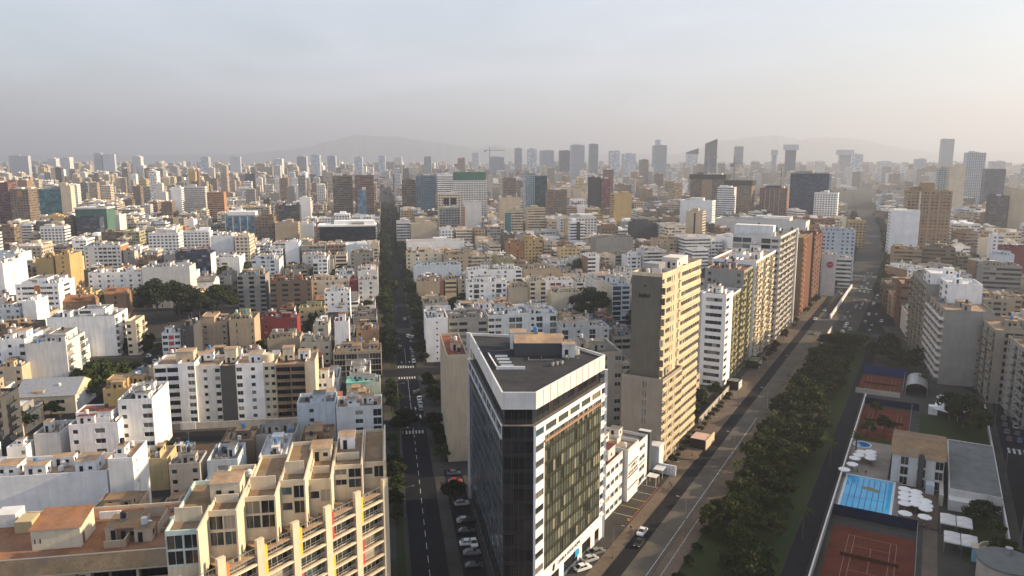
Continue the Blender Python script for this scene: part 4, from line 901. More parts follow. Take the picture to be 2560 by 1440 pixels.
SPEC_MID = '''
tower_block|0|33|458|590|22|S|maroon|grey|band|band|dark red tower with pale floor bands at left picture edge
tower_block|36|82|475|592|24|S|brown|redroof|grid|grid|brown tower with white gridded front and orange top panel, far left
tower_block|106|160|474|575|20|S|tealglass|grey|glass|blank|teal glass tower with blank cream side, upper left
tower_block|161|186|466|575|14|S|cream|grey|blank|blank|cream rounded slab joined to the teal glass tower
office_building|195|273|523|605|26|S|greennet|grey|blank|blank|building wrapped in green netting with a pale roof
office_building|196|254|546|612|14|S|navy|grey|band|band|dark blue block in front of the green netted building
apartment_building|106|167|569|630|15|S|white|tan|grid|band|white block with central balconies, below the teal glass tower
apartment_building|217|308|617|696|20|S|offwhite|tan|grid|blank|white block with lit orange side wall behind the yellow pair
apartment_building|376|450|585|652|18|S|white|tan|grid|grid|white block with loggias left of the dark blue block
apartment_building|452|528|582|640|15|S|white|tan|grid|blank|white lit long block stretching behind the dark blue block
apartment_building|531|588|592|668|20|S|white|tan|blank|grid|big white blank wall with balconied side, right of the dark blue block
office_building|443|531|636|706|18|S|navy|tan|band|blank|dark blue banded block with white lit side above the white long block
tower_block|522|564|482|560|18|S|orange|tan|band|blank|orange brown banded tower, upper left
tower_block|407|434|506|566|16|S|brown|tan|grid|grid|small grey brown tower left of the white striped pair
tower_block|433|459|471|562|16|S|white|tan|blank|band|white slim tower with balcony strip on its side
tower_block|462|518|468|556|14|S|offwhite|tan|band|grid|white banded tower left of the orange brown tower
office_building|566|644|541|612|22|S|glassblue|grey|glass|blank|blue glass block with white frame bars and a white flat crown
tower_block|240|259|383|452|18|S|greyblue|grey|grid|grid|hazy grey tower, left one of a close pair on the left skyline
tower_block|262|291|386|452|20|S|greyblue|grey|blank|blank|hazy tower with bright lit side, right one of the left skyline pair
tower_block|28|76|390|455|25|S|greyblue|grey|grid|blank|wide hazy tower group near left end of the skyline
tower_block|578|604|392|455|20|S|greyblue|grey|blank|blank|hazy tower with a white lit side above the orange brown tower
tower_block|836|884|441|568|22|S|brown|brownroof|band|band|brown banded high rise, left one of the twin brown towers
tower_block|891|938|440|568|22|S|rust|brownroof|band|blank|rust topped high rise, right one of the twin brown towers
office_building|896|918|476|572|6|S|glassblue|grey|glass|glass|blue glass slab fixed to front of the right twin brown tower
office_building|802|941|566|634|26|S|darkglass|white|glass|band|wide black glass block with a white roof slab, left of the long street
tower_block|752|779|496|572|14|S|white|tan|blank|grid|white slim slab left of twin brown towers
apartment_building|690|748|559|624|20|S|tan|tan|blank|grid|tan windowless block left of the black glass block
apartment_building|750|786|562|618|14|S|paleblue|grey|blank|blank|pale blue white block beside the black glass block
apartment_building|640|688|545|622|20|S|brown|tan|grid|blank|dull brown block behind the tan windowless block
apartment_building|700|752|516|590|18|S|charcoal|tan|band|blank|dark block below the white slim slab
tower_block|1007|1041|452|560|16|S|brown|tan|band|band|brown and white striped tower right of the long street
tower_block|1043|1091|440|560|18|S|glassblue|grey|grid|grid|bluish white gridded tower next to the striped tower
tower_block|1095|1134|439|560|18|S|white|grey|band|grid|white banded tower next to the bluish gridded tower
tower_block|1134|1219|453|575|20|S|offwhite|grey|grid|grid|broad white gridded tower topped with green netting
apartment_building|1097|1156|487|590|14|S|cream|tan|grid|grid|cream block with two large dark openings at the top floors
apartment_building|1100|1150|522|600|8|S|concrete|tan|grid|grid|grey gridded block in front of the cream block
apartment_building|1160|1205|508|600|16|S|offwhite|tan|blank|grid|pale block with an orange lit corner strip
apartment_building|1028|1094|562|622|18|S|sand|tan|blank|blank|sand coloured stepped block just right of the long street
apartment_building|993|1027|556|622|16|S|offwhite|tan|band|band|white banded block at the corner of the long street
apartment_building|1018|1162|604|640|16|S|white|tan|blank|blank|long white blank walled block right of the long street
apartment_building|1018|1106|634|700|16|S|cream|tan|grid|grid|cream block with dark windows below the long white wall
apartment_building|1110|1180|640|700|16|S|tan|tan|grid|grid|tan block with ribbon windows beside the cream block
tower_block|1314|1338|434|555|24|S|skyglass|grey|grid|glass|light blue tower face left of its dark glass twin
tower_block|1340|1367|440|555|20|S|darkteal|grey|glass|glass|dark teal glass tower right of its light blue twin
tower_block|1260|1290|447|530|18|S|brown|grey|band|band|hazy brown banded tower left of the blue tower
apartment_building|1249|1301|497|580|18|S|sand|grey|blank|band|sand coloured block with a dark side
apartment_building|1271|1308|527|612|14|S|sand|grey|band|blank|beige block with a teal edge in front of the sand block
apartment_building|1320|1363|522|605|18|S|sand|grey|band|blank|pinkish beige block with rounded top
tower_block|1370|1416|477|575|18|S|brown|tan|grid|grid|brown stepped block right of the blue tower
tower_block|1477|1500|445|560|20|S|charcoal|grey|blank|blank|charcoal half of the dark and red tower
tower_block|1502|1524|449|560|22|S|maroon|grey|grid|grid|maroon half of the dark and red tower
tower_block|1534|1577|486|580|20|S|ochre|grey|blank|band|ochre yellow tower right of the dark and red tower
apartment_building|1268|1310|608|664|14|S|orange|tan|grid|blank|orange block, left wing of the stepped orange building
apartment_building|1312|1356|600|664|12|S|ochre|tan|grid|blank|ochre block, right wing of the stepped orange building
apartment_building|1400|1490|545|615|18|S|offwhite|tan|grid|blank|pale block with a yellow pillar and blank side wall
apartment_building|1425|1462|558|632|10|S|white|grey|band|grid|white balconied block with a black vertical core
apartment_building|1490|1582|597|655|20|S|concrete|tan|blank|blank|long grey block with sunlit tan end walls
apartment_building|1400|1450|622|664|12|S|yellow|tan|grid|blank|yellow lit house cluster above dark trees
apartment_building|1566|1602|642|690|14|S|white|tan|grid|blank|white house with two tall dark window bays
apartment_building|1608|1664|630|690|20|S|offwhite|tan|band|blank|white banded block with a sunlit tan end wall
apartment_building|1712|1753|530|618|14|V|sand|grey|blank|band|beige block with a black central slot
apartment_building|1697|1777|503|590|16|V|white|tan|blank|grid|bright white block with window strip behind the beige block
tower_block|1722|1806|438|545|30|V|brown|charcoal|band|grid|dark brown high rise with overhanging black crown
tower_block|1808|1874|458|560|24|V|brown|charcoal|grid|grid|brown high rise with a black crown and crane
tower_block|1789|1831|470|566|14|V|white|grey|band|grid|white balconied tower in front of the crowned brown towers
tower_block|1895|1963|472|560|22|V|rust|tan|grid|grid|rust brown tower group left of the navy glass tower
tower_block|1968|2064|434|570|26|V|navyglass|grey|glass|glass|navy glass tower still under construction with a mast
tower_block|2030|2088|484|575|16|V|white|grey|grid|grid|white gridded block at the foot of the navy glass tower
tower_block|2256|2366|480|640|26|A|hotel|tan|grid|grid|brown balconied hotel tower right of the far avenue
tower_block|2218|2290|530|650|22|A|white|white|blank|grid|white slab with a blank front right of the far avenue
tower_block|2362|2402|418|560|18|A|cream|grey|blank|grid|cream rounded twin tower behind the brown hotel
tower_block|2335|2358|424|555|20|A|skyglass|grey|grid|glass|blue glass tower left of the cream rounded tower
tower_block|2405|2452|383|520|30|A|greyblue|grey|grid|blank|hazy square tower at the far right
tower_block|2454|2504|424|530|28|A|navy|grey|glass|grid|hazy dark blue block at the far right
tower_block|2466|2511|492|600|20|A|charcoal|grey|band|blank|dark banded block at the far right edge
tower_block|2513|2575|478|600|20|A|sand|grey|blank|blank|pale sand slab cut by right edge of the picture
office_building|2231|2300|628|690|26|A|hotel|brownroof|band|band|low brown stepped building right of the far avenue
office_building|2302|2382|622|690|22|A|brown|brownroof|band|band|long low brown annex under the hotel tower
apartment_building|2450|2545|668|760|18|A|concrete|tan|band|blank|grey banded block behind the stepped balcony block
apartment_building|2470|2500|590|690|12|A|white|tan|grid|grid|small white block with four big windows, right edge
apartment_building|2500|2575|625|730|20|A|maroon|white|blank|blank|dark plum wall with pale roof at the right edge
apartment_building|2470|2525|640|740|10|A|paleblue|grey|blank|blank|pale blue stair block left of the dark plum wall
apartment_building|2300|2352|583|640|16|A|charcoal|tan|blank|blank|dark green sheltered block right of the hotel tower
apartment_building|2045|2130|580|700|30|A|greyblue|grey|grid|blank|grey blue wall with scattered windows beside the far avenue
tower_block|2050|2085|640|740|14|A|offwhite|tan|blank|blank|white wall with a round red sign beside the avenue
apartment_building|2086|2124|648|720|14|A|offwhite|grey|band|grid|white balconied block right of the round red sign
apartment_building|2118|2160|556|620|26|A|ochre|tan|grid|grid|ochre block at left corner of the far avenue
apartment_building|1782|2008|552|610|30|V|offwhite|grey|blank|blank|very long low pale hall roof in front of the navy glass tower
apartment_building|1640|1690|600|660|16|S|tan|tan|grid|blank|tan low block left of the white balconied tower
apartment_building|1585|1640|560|625|22|S|charcoal|grey|blank|blank|dark round roofed hall below the ochre tower'''.strip().split('\n')
SPEC_SKY = '''
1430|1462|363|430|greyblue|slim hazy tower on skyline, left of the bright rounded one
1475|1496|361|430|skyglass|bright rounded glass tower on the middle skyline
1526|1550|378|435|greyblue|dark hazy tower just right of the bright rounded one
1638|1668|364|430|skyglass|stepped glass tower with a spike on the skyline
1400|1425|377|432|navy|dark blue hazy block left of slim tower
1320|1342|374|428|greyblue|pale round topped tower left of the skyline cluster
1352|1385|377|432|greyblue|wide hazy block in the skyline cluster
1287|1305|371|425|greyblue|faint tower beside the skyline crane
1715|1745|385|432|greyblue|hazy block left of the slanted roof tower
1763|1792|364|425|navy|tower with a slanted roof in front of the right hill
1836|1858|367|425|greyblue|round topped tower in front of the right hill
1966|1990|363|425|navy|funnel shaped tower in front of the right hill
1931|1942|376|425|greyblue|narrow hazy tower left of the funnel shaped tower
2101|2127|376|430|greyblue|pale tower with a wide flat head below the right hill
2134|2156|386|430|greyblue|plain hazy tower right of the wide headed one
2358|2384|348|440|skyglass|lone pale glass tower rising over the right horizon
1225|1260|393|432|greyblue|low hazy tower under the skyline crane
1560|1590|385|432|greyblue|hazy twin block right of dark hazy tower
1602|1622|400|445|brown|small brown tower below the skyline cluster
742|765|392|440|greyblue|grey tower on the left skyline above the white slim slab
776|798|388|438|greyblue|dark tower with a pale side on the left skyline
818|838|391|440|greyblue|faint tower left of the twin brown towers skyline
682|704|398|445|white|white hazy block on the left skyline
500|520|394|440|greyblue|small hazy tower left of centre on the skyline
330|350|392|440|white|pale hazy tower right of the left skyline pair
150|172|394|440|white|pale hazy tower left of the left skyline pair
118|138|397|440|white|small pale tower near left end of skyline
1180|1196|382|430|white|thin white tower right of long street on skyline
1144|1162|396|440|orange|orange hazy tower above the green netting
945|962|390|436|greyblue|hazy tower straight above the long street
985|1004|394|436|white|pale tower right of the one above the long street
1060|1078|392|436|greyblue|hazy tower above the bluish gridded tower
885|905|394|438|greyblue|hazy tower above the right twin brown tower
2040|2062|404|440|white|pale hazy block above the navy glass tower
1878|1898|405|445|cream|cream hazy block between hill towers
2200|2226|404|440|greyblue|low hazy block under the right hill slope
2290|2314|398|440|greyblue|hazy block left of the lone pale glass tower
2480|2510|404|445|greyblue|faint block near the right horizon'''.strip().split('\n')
# ------------------------------------------------------------------ buildings read off the photograph, one line each
def place(u0, u1, vt, vb, fr):
    um = (u0 + u1) / 2; X, Y = at(um, vb); _, H = at_y(um, vt, Y); fw = Y * cP + ALT * sP
    w = (u1 - u0) * fw / (F * (fr.c + fr.s * X / fw)); return X - fr.c * w / 2, Y + fr.s * w / 2, w, H, Y
def pat_for(kind, w, rng):
    n = max(1, int(w / 3.1))
    if kind == 'grid': return ''.join(rng.choice('wwW') if k % 2 == 0 or rng.random() < .5 else '.' for k in range(n))
    if kind == 'band': return 'R' * n
    if kind == 'glass': return 'G' * max(1, int(w / 2.2))
    return None
GR = {'house': 'low houses of the old blocks', 'apartment_building': 'apartment blocks of the city', 'office_building': 'office blocks of the city', 'tower_block': 'high rise towers of the city'}
NOUN = {'house': 'house', 'apartment_building': 'apartment building', 'office_building': 'office building', 'tower_block': 'tower', 'apartment_tower': 'tower'}
LAND = []   # (u, v, Y, words) landmarks for the labels of the filler houses
def far_box(b, x0, x1, y0, y1, z0, z1, mF=0, mR=0, mroof=None):
    for (a, c, m) in (((x0, y0), (x1, y0), mF), ((x1, y0), (x1, y1), mR), ((x1, y1), (x0, y1), mR), ((x0, y1), (x0, y0), mR)):
        l = math.hypot(c[0] - a[0], c[1] - a[1]); b.q((*a, z0), (*c, z0), (*c, z1), (*a, z1), m, [(0, z0), (l, z0), (l, z1), (0, z1)])
    if mroof is not None: b.q((x0, y0, z1), (x1, y0, z1), (x1, y1, z1), (x0, y1, z1), mroof)
def far_thing(name, label, X, Y, az, w, d, H, c, rf, pf, pr, seed, group=None):
    r = thing(name, label, NOUN[name], (X, Y, 0), -R(az), group or GR[name]); rng = random.Random(seed)
    b = MB(); far_box(b, 0, w, 0, d, 0, H, 0, 1); b.build('wall', [far(c, pf), far(c, pr)], r)
    b = MB(); b.q((0, 0, H), (w, 0, H), (w, d, H), (0, d, H)); b.build('roof', roof(rf), r)
    wm = wall(c if 'glass' not in c and c not in ('darkteal',) else 'concrete')
    b = MB(); ring(b, rect(0, w, 0, d), H, H + 1.1, .3); b.build('parapet', wm, r)
    for _ in range(rng.choice((1, 2, 2, 3))):
        ww, dd = rng.uniform(.2, .45) * w, rng.uniform(.25, .5) * d; x, y = rng.uniform(.05, .95) * (w - ww), rng.uniform(.05, .95) * (d - dd)
        b = MB(); b.box(x, x + ww, y, y + dd, H + .01, H + rng.uniform(2.2, 4.5)); b.build('roof_cabin', wm if rng.random() < .6 else OFF, r)
    return r
HEROES = []
for ln in SPEC_NEAR + SPEC_MID:
    f = ln.split('|'); name = f[0]; u0, u1, vt, vb, dep = map(float, f[1:6]); fr = FR[f[6]]; col, rf = f[7], f[8]; label = f[-1]
    near = len(f) == 13
    X, Y, w, H, Yd = place(u0, u1, vt, vb, fr); HEROES.append((f, X, Y, w, H, Yd, fr, near))
    occupy(X, Y, fr.az, 0, w, 0, dep); HERO.append((u0, u1, vt, vb, Yd)); LAND.append(((u0 + u1) / 2, (vt + vb) / 2, Yd, label))
EXTRA = {}
for i, (f, X, Y, w, H, Yd, fr, near) in enumerate(HEROES):
    name, col, rf, label, dep = f[0], f[7], f[8], f[-1], float(f[5]); rng = random.Random(100 + i)
    if near or Yd < 700:
        if near: pf, pr, pl = [None if x == '-' else x for x in f[9:12]]
        else: pf, pr, pl = pat_for(f[9], w, rng), pat_for(f[10], dep, rng), None
        r = thing(name, label, NOUN[name], (X, Y, 0), -R(fr.az), GR[name])
        lod = 0 if Yd < 440 else 1
        wm = wall(col) if 'glass' not in col else wall('charcoal')
        panel = {True: plain('panel_red', (.5, .05, .04), .6)}.get('red panels' in label, plain('stripe_orange', (.5, .2, .08), .7) if 'orange stripe' in label else plain('dull_red', (.2, .05, .045), .7))
        mats = [wm] * 4
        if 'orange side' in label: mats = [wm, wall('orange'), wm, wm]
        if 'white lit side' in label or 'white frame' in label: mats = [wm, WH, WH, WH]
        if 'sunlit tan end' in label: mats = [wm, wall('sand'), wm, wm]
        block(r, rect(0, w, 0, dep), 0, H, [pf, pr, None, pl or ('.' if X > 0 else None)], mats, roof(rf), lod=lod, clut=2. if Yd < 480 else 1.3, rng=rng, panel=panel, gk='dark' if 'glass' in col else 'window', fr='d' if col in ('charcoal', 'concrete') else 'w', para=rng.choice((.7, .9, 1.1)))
        if w > 12 and rng.random() < .6 and name != 'house':     # set back top storey
            a = rng.uniform(0, .45) * w; c = a + rng.uniform(.3, .5) * w; block(r, rect(a, c, dep * .3, dep * .9), H + .004, H + 2.8, ['W.' if rng.random() < .7 else None, None, None, None], wm, roof(rf), lod=lod, rng=rng, para=.4)
    else: r = far_thing(name, label, X, Y, fr.az, w, dep, H, col, rf, f[9], f[10], 300 + i)
    EXTRA[label] = (r, w, dep, H)
def ex(key):
    for k, v in EXTRA.items():
        if key in k: return v
r, w, d, H = ex('overhanging black crown'); b = MB(); b.box(-1.5, w + 3, -2, d + 1, H - 6, H + 1.2); b.build('crown', plain('black_crown', (.035, .04, .04), .7), r)
b = MB(); b.box(w * .35, w * .65, -1.2, -.02, 0, H - 7); b.build('central_bay', wall('hotel'), r)
r, w, d, H = ex('black crown and crane'); b = MB(); b.box(-1.5, w + 1.5, -1.5, d + 1, H - 3, H + 4); b.build('crown', plain('black_crown', (.035, .04, .04), .7), r)
r, w, d, H = ex('topped with green netting'); b = MB(); b.box(2, w - 2, 1, d - 1, H + .02, H + 12); b.build('netting', wall('greennet'), r)
r, w, d, H = ex('black glass block with a white'); b = MB(); b.box(-2, w + 1, -2, d, H + .02, H + 1.6); b.build('roof_slab', WH, r); b = MB(); b.box(w * .25, w * .98, 6, d - 4, H + 1.61, H + 5); b.build('penthouse', WH, r)
r, w, d, H = ex('white flat crown'); b = MB(); b.box(3, w - 1, 2, d - 2, H + .02, H + 5); b.build('crown', WH, r)
for k in range(5): b = MB(); b.box(k * w / 4.3 + .3, k * w / 4.3 + .9, -.3, -.01, 0, H); b.build('frame_bar', OFF, r)
r, w, d, H = ex('green netting with a pale roof'); b = MB(); b.box(-1, w + 1, -1, d + 1, H + .02, H + 2); b.build('roof_slab', OFF, r)
r, w, d, H = ex('navy glass tower'); b = MB(); b.box(w * .2, w * .75, 2, d * .8, H + .02, H + 4.5); b.build('top_storey', wall('navy'), r); b = MB()
for z in range(0, 30, 3): b.bar((w * .7, d * .5, H + z), (w * .7, d * .5, H + z + 3), .9)
b.build('mast', plain('rust_metal', (.2, .1, .07), .7), r)
for k in range(4): b = MB(); b.box(w * (.2 + k * .17), w * (.2 + k * .17) + .5, -.3, -.01, H * .25, H - 2); b.build('glass_fin', OFF, r)
r, w, d, H = ex('brown balconied hotel')
for k in range(16): b = MB(); b.box(1, w - 1, -1.2, -.02, 4 + k * 3.6, 5 + k * 3.6); b.build('balcony_band', wall('hotel'), r)
for x in (.28, .5, .72): b = MB(); b.box(w * x - .8, w * x + .8, -1.5, -.01, 0, H); b.build('pier', wall('cream' if x == .28 else 'hotel'), r)
b = MB(); b.box(w * .32, w * .6, 4, d - 4, H + .02, H + 9); b.build('tower_head', wall('hotel'), r)
r, w, d, H = ex('round red sign'); b = MB(); b.cyl(0, 0, 0, .3, 2.2, 2.2, 24); o = b.build('round_sign', plain('sign_red', (.35, .02, .03), .5), r, (w * .55, -.02, H - 6)); o.rotation_euler = (math.pi / 2, 0, 0)
b = MB(); b.box(w * .55 - 1.6, w * .55 + 1.6, -.4, -.33, H - 6.3, H - 5.7); b.build('sign_bar', plain('sign_pink', (.5, .25, .28), .5), r)
r, w, d, H = ex('two large dark openings')
for x in (.22, .52): b = MB(); b.box(w * x, w * x + 7, -.06, .1, H - 12, H - 3.5); b.build('opening', DARK, r)
r, w, d, H = ex('orange lit corner'); b = MB(); b.box(-1.2, 1.5, -.3, .0, 0, H - 4); b.build('corner_strip', wall('orange'), r)
r, w, d, H = ex('yellow pillar'); b = MB(); b.box(w * .12, w * .2, -1, -.01, 0, H); b.build('pillar', wall('ochre'), r)
r, w, d, H = ex('orange top panel'); b = MB(); b.box(w * .4, w * .62, -.3, -.01, H - 8, H - .5); b.build('top_panel', wall('orange'), r)
r, w, d, H = ex('blue glass slab'); 
r, w, d, H = ex('black vertical core'); b = MB(); b.box(w * .42, w * .66, -.5, -.01, 0, H + 1.5); b.build('core', wall('charcoal'), r)
r, w, d, H = ex('beige block with a black central'); b = MB(); b.box(w * .48, w * .58, -.1, .05, H * .3, H - 1); b.build('slot', DARK, r)
r, w, d, H = ex('beige block with a teal edge'); b = MB(); b.box(-1.5, 3, -.2, d, 0, H - 3); b.build('edge', wall('tealglass'), r)
r, w, d, H = ex('dark red roof shelter'); link('roof_shelter', shade_mesh(2), r, (3, 4, H), 0, (2, 1.6, 1))
r, w, d, H = ex('turquoise tin roof'); b = MB(); b.box(-.2, w * .7, -.2, 8, H + 1., H + 1.1); b.build('tin_roof', plain('turquoise_tin', (.15, .45, .38), .5, noise=.3), r)
for key in ('gabled brick house', 'red brown tiled roof'):
    r, w, d, H = ex(key); b = MB(); z = H + .7; m_ = d / 2
    b.q((-.4, -.4, z), (w + .4, -.4, z), (w + .4, m_, z + 3.2), (-.4, m_, z + 3.2)); b.q((w + .4, d + .4, z), (-.4, d + .4, z), (-.4, m_, z + 3.2), (w + .4, m_, z + 3.2)); b.tri((w, 0, z), (w, d, z), (w, m_, z + 3.1), 1); b.tri((0, d, z), (0, 0, z), (0, m_, z + 3.1), 1); b.build('gable_roof', [roof('terracotta'), wall('brick')], r)
# green fence and sloping wall by the bare lot
long_wall('dark green netted fence below the slim white stair tower', FS, -77, -56, 28, 28.4, 6.5, wall('greennet'), 'netted_fence'); long_wall('sloping pale lot wall between bare earth and low houses', FS, -60.6, -60, 36, 90, 4.5, wall('paleblue'), 'lot_wall')
b = MB(); b.box(0, 8, 0, .3, 0, 4.2, 0); bb = b.build('billboard', plain('sign_red2', (.35, .1, .1), .6), None, (*at(770, 640), 12)); tag(bb, 'pink red rooftop billboard below the black glass block', 'billboard')
# far skyline -----------------------------------------------------
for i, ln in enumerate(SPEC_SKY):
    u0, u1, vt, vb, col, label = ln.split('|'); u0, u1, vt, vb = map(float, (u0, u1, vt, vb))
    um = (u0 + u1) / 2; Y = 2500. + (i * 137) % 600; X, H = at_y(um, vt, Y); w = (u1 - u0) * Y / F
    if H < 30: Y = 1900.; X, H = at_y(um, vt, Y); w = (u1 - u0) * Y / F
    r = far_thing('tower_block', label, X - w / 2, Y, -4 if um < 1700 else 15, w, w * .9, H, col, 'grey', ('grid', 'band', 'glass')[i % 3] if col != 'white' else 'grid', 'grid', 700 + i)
    if 'funnel' in label or 'flat head' in label: b = MB(); b.box(-w * .2, w * 1.2, -w * .2, w * 1.1, H - 18, H + 2); b.build('head', wall('greyblue'), r)
    if 'spike' in label: b = MB(); b.box(w * .1, w * .45, 2, w * .4, H, H + 22); b.build('spike', wall('greyblue'), r)
    if 'slanted' in label: b = MB(); b.q((0, 0, H), (w, 0, H), (w, 0, H + 22), (0, 0, H + 6)); b.q((w, w, H), (0, w, H), (0, w, H + 6), (w, w, H + 22)); b.q((w, 0, H), (w, w, H), (w, w, H + 22), (w, 0, H + 22)); b.q((0, 0, H + 6), (w, 0, H + 22), (w, w, H + 22), (0, w, H + 6)); b.build('slanted_top', wall('navy'), r)
    occupy(X - w / 2, Y, 0, 0, w, 0, w)
def crane(label, u, v, Y, arm):
    X, Z = at_y(u, v, Y); r = thing('tower_crane', label, 'crane', (X, Y, 0), 0, 'tower cranes on the skyline')
    b = MB(); b.bar((0, 0, 0), (0, 0, Z), 2.2); b.build('mast', METAL, r); b = MB(); b.bar((-arm * .3, 0, Z - 4), (arm, 0, Z - 4), 1.8); b.build('jib', METAL, r); b = MB(); b.bar((0, 0, Z + 6), (arm * .7, 0, Z - 3), .7); b.bar((0, 0, Z - 4), (0, 0, Z + 6), 1.4); b.build('tie_rod', METAL, r); b = MB(); b.box(-arm * .3 - 2, -arm * .3 + 3, -2, 2, Z - 9, Z - 4); b.build('counterweight', wall('concrete'), r)
crane('thin crane with a long jib standing on the middle skyline', 1224, 372, 2100, 42); crane('crane above the dark crowned brown tower', 1772, 387, 1240, 14); crane('second crane right of the dark crowned brown tower', 1836, 402, 1130, 12)
# ------------------------------------------------------------------ filler houses between them
def overlaps(cx, cy, az, hw, hd, pad=.6):
    rad = math.hypot(hw, hd)
    for (x, y, a2, w2, d2) in FOOT.near(cx, cy, rad):
        dx, dy = x - cx, y - cy; dist = math.hypot(dx, dy)
        if dist > rad + math.hypot(w2, d2): continue
        ok = False
        for a in (az, a2):
            s, c = math.sin(R(a)), math.cos(R(a)); r_, l_ = dx * c - dy * s, dx * s + dy * c
            def ext(A, w_, d_):
                t = R(A - a); return abs(w_ * math.cos(t)) + abs(d_ * math.sin(t)), abs(w_ * math.sin(t)) + abs(d_ * math.cos(t))
            e1, e2 = ext(az, hw, hd), ext(a2, w2, d2)
            if abs(r_) > e1[0] + e2[0] + pad or abs(l_) > e1[1] + e2[1] + pad: ok = True; break
        if not ok: return True
    return False
def max_height(cx, cy, w, d, H):
    """how tall a house may be before it hides a building read off the photograph"""
    u, v = proj(cx, cy, H); hw = F * (w * .6) / max(cy, 1)
    lim = H
    for (a, c, vt, vb, Yh) in HERO:
        if Yh > cy + 2 and a < u + hw and c > u - hw:
            vl = vt + .66 * (vb - vt); _, z = at_y(u, vl, cy - d * .3)
            lim = min(lim, z)
    return lim
def avenue_clear(X, Y):
    r, l = FV.of((X, Y)); bend = np.interp(l, [x[1] for x in BEND], [x[0] for x in BEND])
    if l < 440: return r < -14 - 12 or (r > 150)
    return r < bend - 22 or r > bend + 38
PALW = ['white'] * 6 + ['offwhite'] * 6 + ['cream'] * 4 + ['tan'] * 4 + ['sand'] * 3 + ['concrete'] * 5 + ['clay'] * 3 + ['taupe', 'taupe', 'brick', 'brick', 'ochre', 'stone', 'stone', 'paleblue', 'brown', 'brown', 'yellow', 'rust', 'charcoal', 'olive']
ROOFW = ['tan'] * 6 + ['grey'] * 4 + ['brownroof'] * 3 + ['redroof', 'white']
NUMW = {1: 'one', 2: 'two', 3: 'three', 4: 'four', 5: 'five', 6: 'six', 7: 'seven', 8: 'eight', 9: 'nine'}
ORD = ['', 'another ', 'third ', 'fourth ', 'fifth ', 'sixth ', 'seventh ']
ROOFN = dict(tan='tan', grey='grey', brownroof='brown', redroof='red brown', white='white')
KEEP = [('trees1', -165, -80, 262, 345), ('treeL', -150, -124, 160, 195)]
COURTS = []; lots = []; rng = random.Random(42)
def nth0(k): return ['one', 'two', 'three', 'four', 'five', 'six', 'seven', 'eight', 'nine', 'ten', 'eleven', 'twelve', 'thirteen', 'fourteen', 'fifteen', 'sixteen', 'seventeen', 'eighteen', 'nineteen', 'twenty'][k % 20] + ('' if k < 20 else ' again')
def lot_blocks():
    rl = [(-109, -14), (-230, -125), (-345, -243), (-460, -357), (-575, -472), (-690, -587), (-805, -702), (14, 112), (123, 222), (234, 330), (342, 440), (452, 560), (572, 680), (692, 800)]
    ll = [(-30, 96), (109, 164), (178, 250), (262, 335), (347, 425), (437, 515), (527, 610), (622, 705), (717, 800), (812, 900), (912, 1000), (1012, 1100), (1112, 1200)]
    for r0, r1 in rl:
        for l0, l1 in ll:
            n = 2 if l1 - l0 < 80 else 3; dd = (l1 - l0) / n
            for j in range(n):
                r_ = r0
                while r_ < r1 - 7:
                    w = min(rng.uniform(8, 19) * (1. if l0 < 250 else 1.3), r1 - r_)
                    if r1 - r_ - w < 6: w = r1 - r_
                    yield r_, w, l0 + j * dd, dd * rng.uniform(.72, .97)
                    r_ += w + rng.choice((0.04, 0.04, 0.04, 1.5))
for (r_, w, l_, d) in lot_blocks():
    d = min(d, 26); hw, hd = w / 2 - .02, d / 2
    cx, cy = FS.to(r_ + w / 2, l_ + hd)
    if cy < 105: continue
    u, v = proj(cx, cy, 6)
    if not (-160 < u < 2680): continue
    if not avenue_clear(cx, cy): continue
    if any(a < r_ + w and b > r_ and c < l_ + d and e > l_ for _, a, b, c, e in KEEP): continue
    if rng.random() < .11 and cy > 300: COURTS.append((cx, cy, hw, hd)); FOOT.append((cx, cy, FS.az, hw, hd)); continue
    if overlaps(cx, cy, FS.az, hw, hd):
        ok = False
        for sh in (.72, .5, .36):
            for ox, oy in ((0, 0), (-1, 0), (1, 0), (0, 1), (0, -1)):
                c2 = FS.to(r_ + w / 2 + ox * hw * (1 - sh), l_ + hd + oy * hd * (1 - sh))
                if hw * sh > 2.2 and hd * sh > 3 and not overlaps(c2[0], c2[1], FS.az, hw * sh, hd * sh): ok = True; break
            if ok: break
        if not ok: continue
        cx, cy = c2; hw *= sh; hd *= sh
    st = rng.choice((1, 2, 2, 2, 3, 3, 5) if cy < 330 else (2, 2, 3, 3, 4, 5, 6, 7) if cy < 650 else (2, 3, 4, 5, 6, 7, 8, 9))
    lim = max_height(cx, cy, 2 * hw, 2 * hd, st * 3.)
    if lim < 2.7:
        if lim < -4: continue
        lim = 3.0
    st = max(1, min(st, int(lim / 3. + .05)))
    lots.append((cy, cx, hw, hd, st)); FOOT.append((cx, cy, FS.az, hw, hd))
lots.sort()
LOTS_NEAR = [x for x in lots if x[0] < 640][:295]; YCUT = LOTS_NEAR[-1][0]
seen_labels = {}
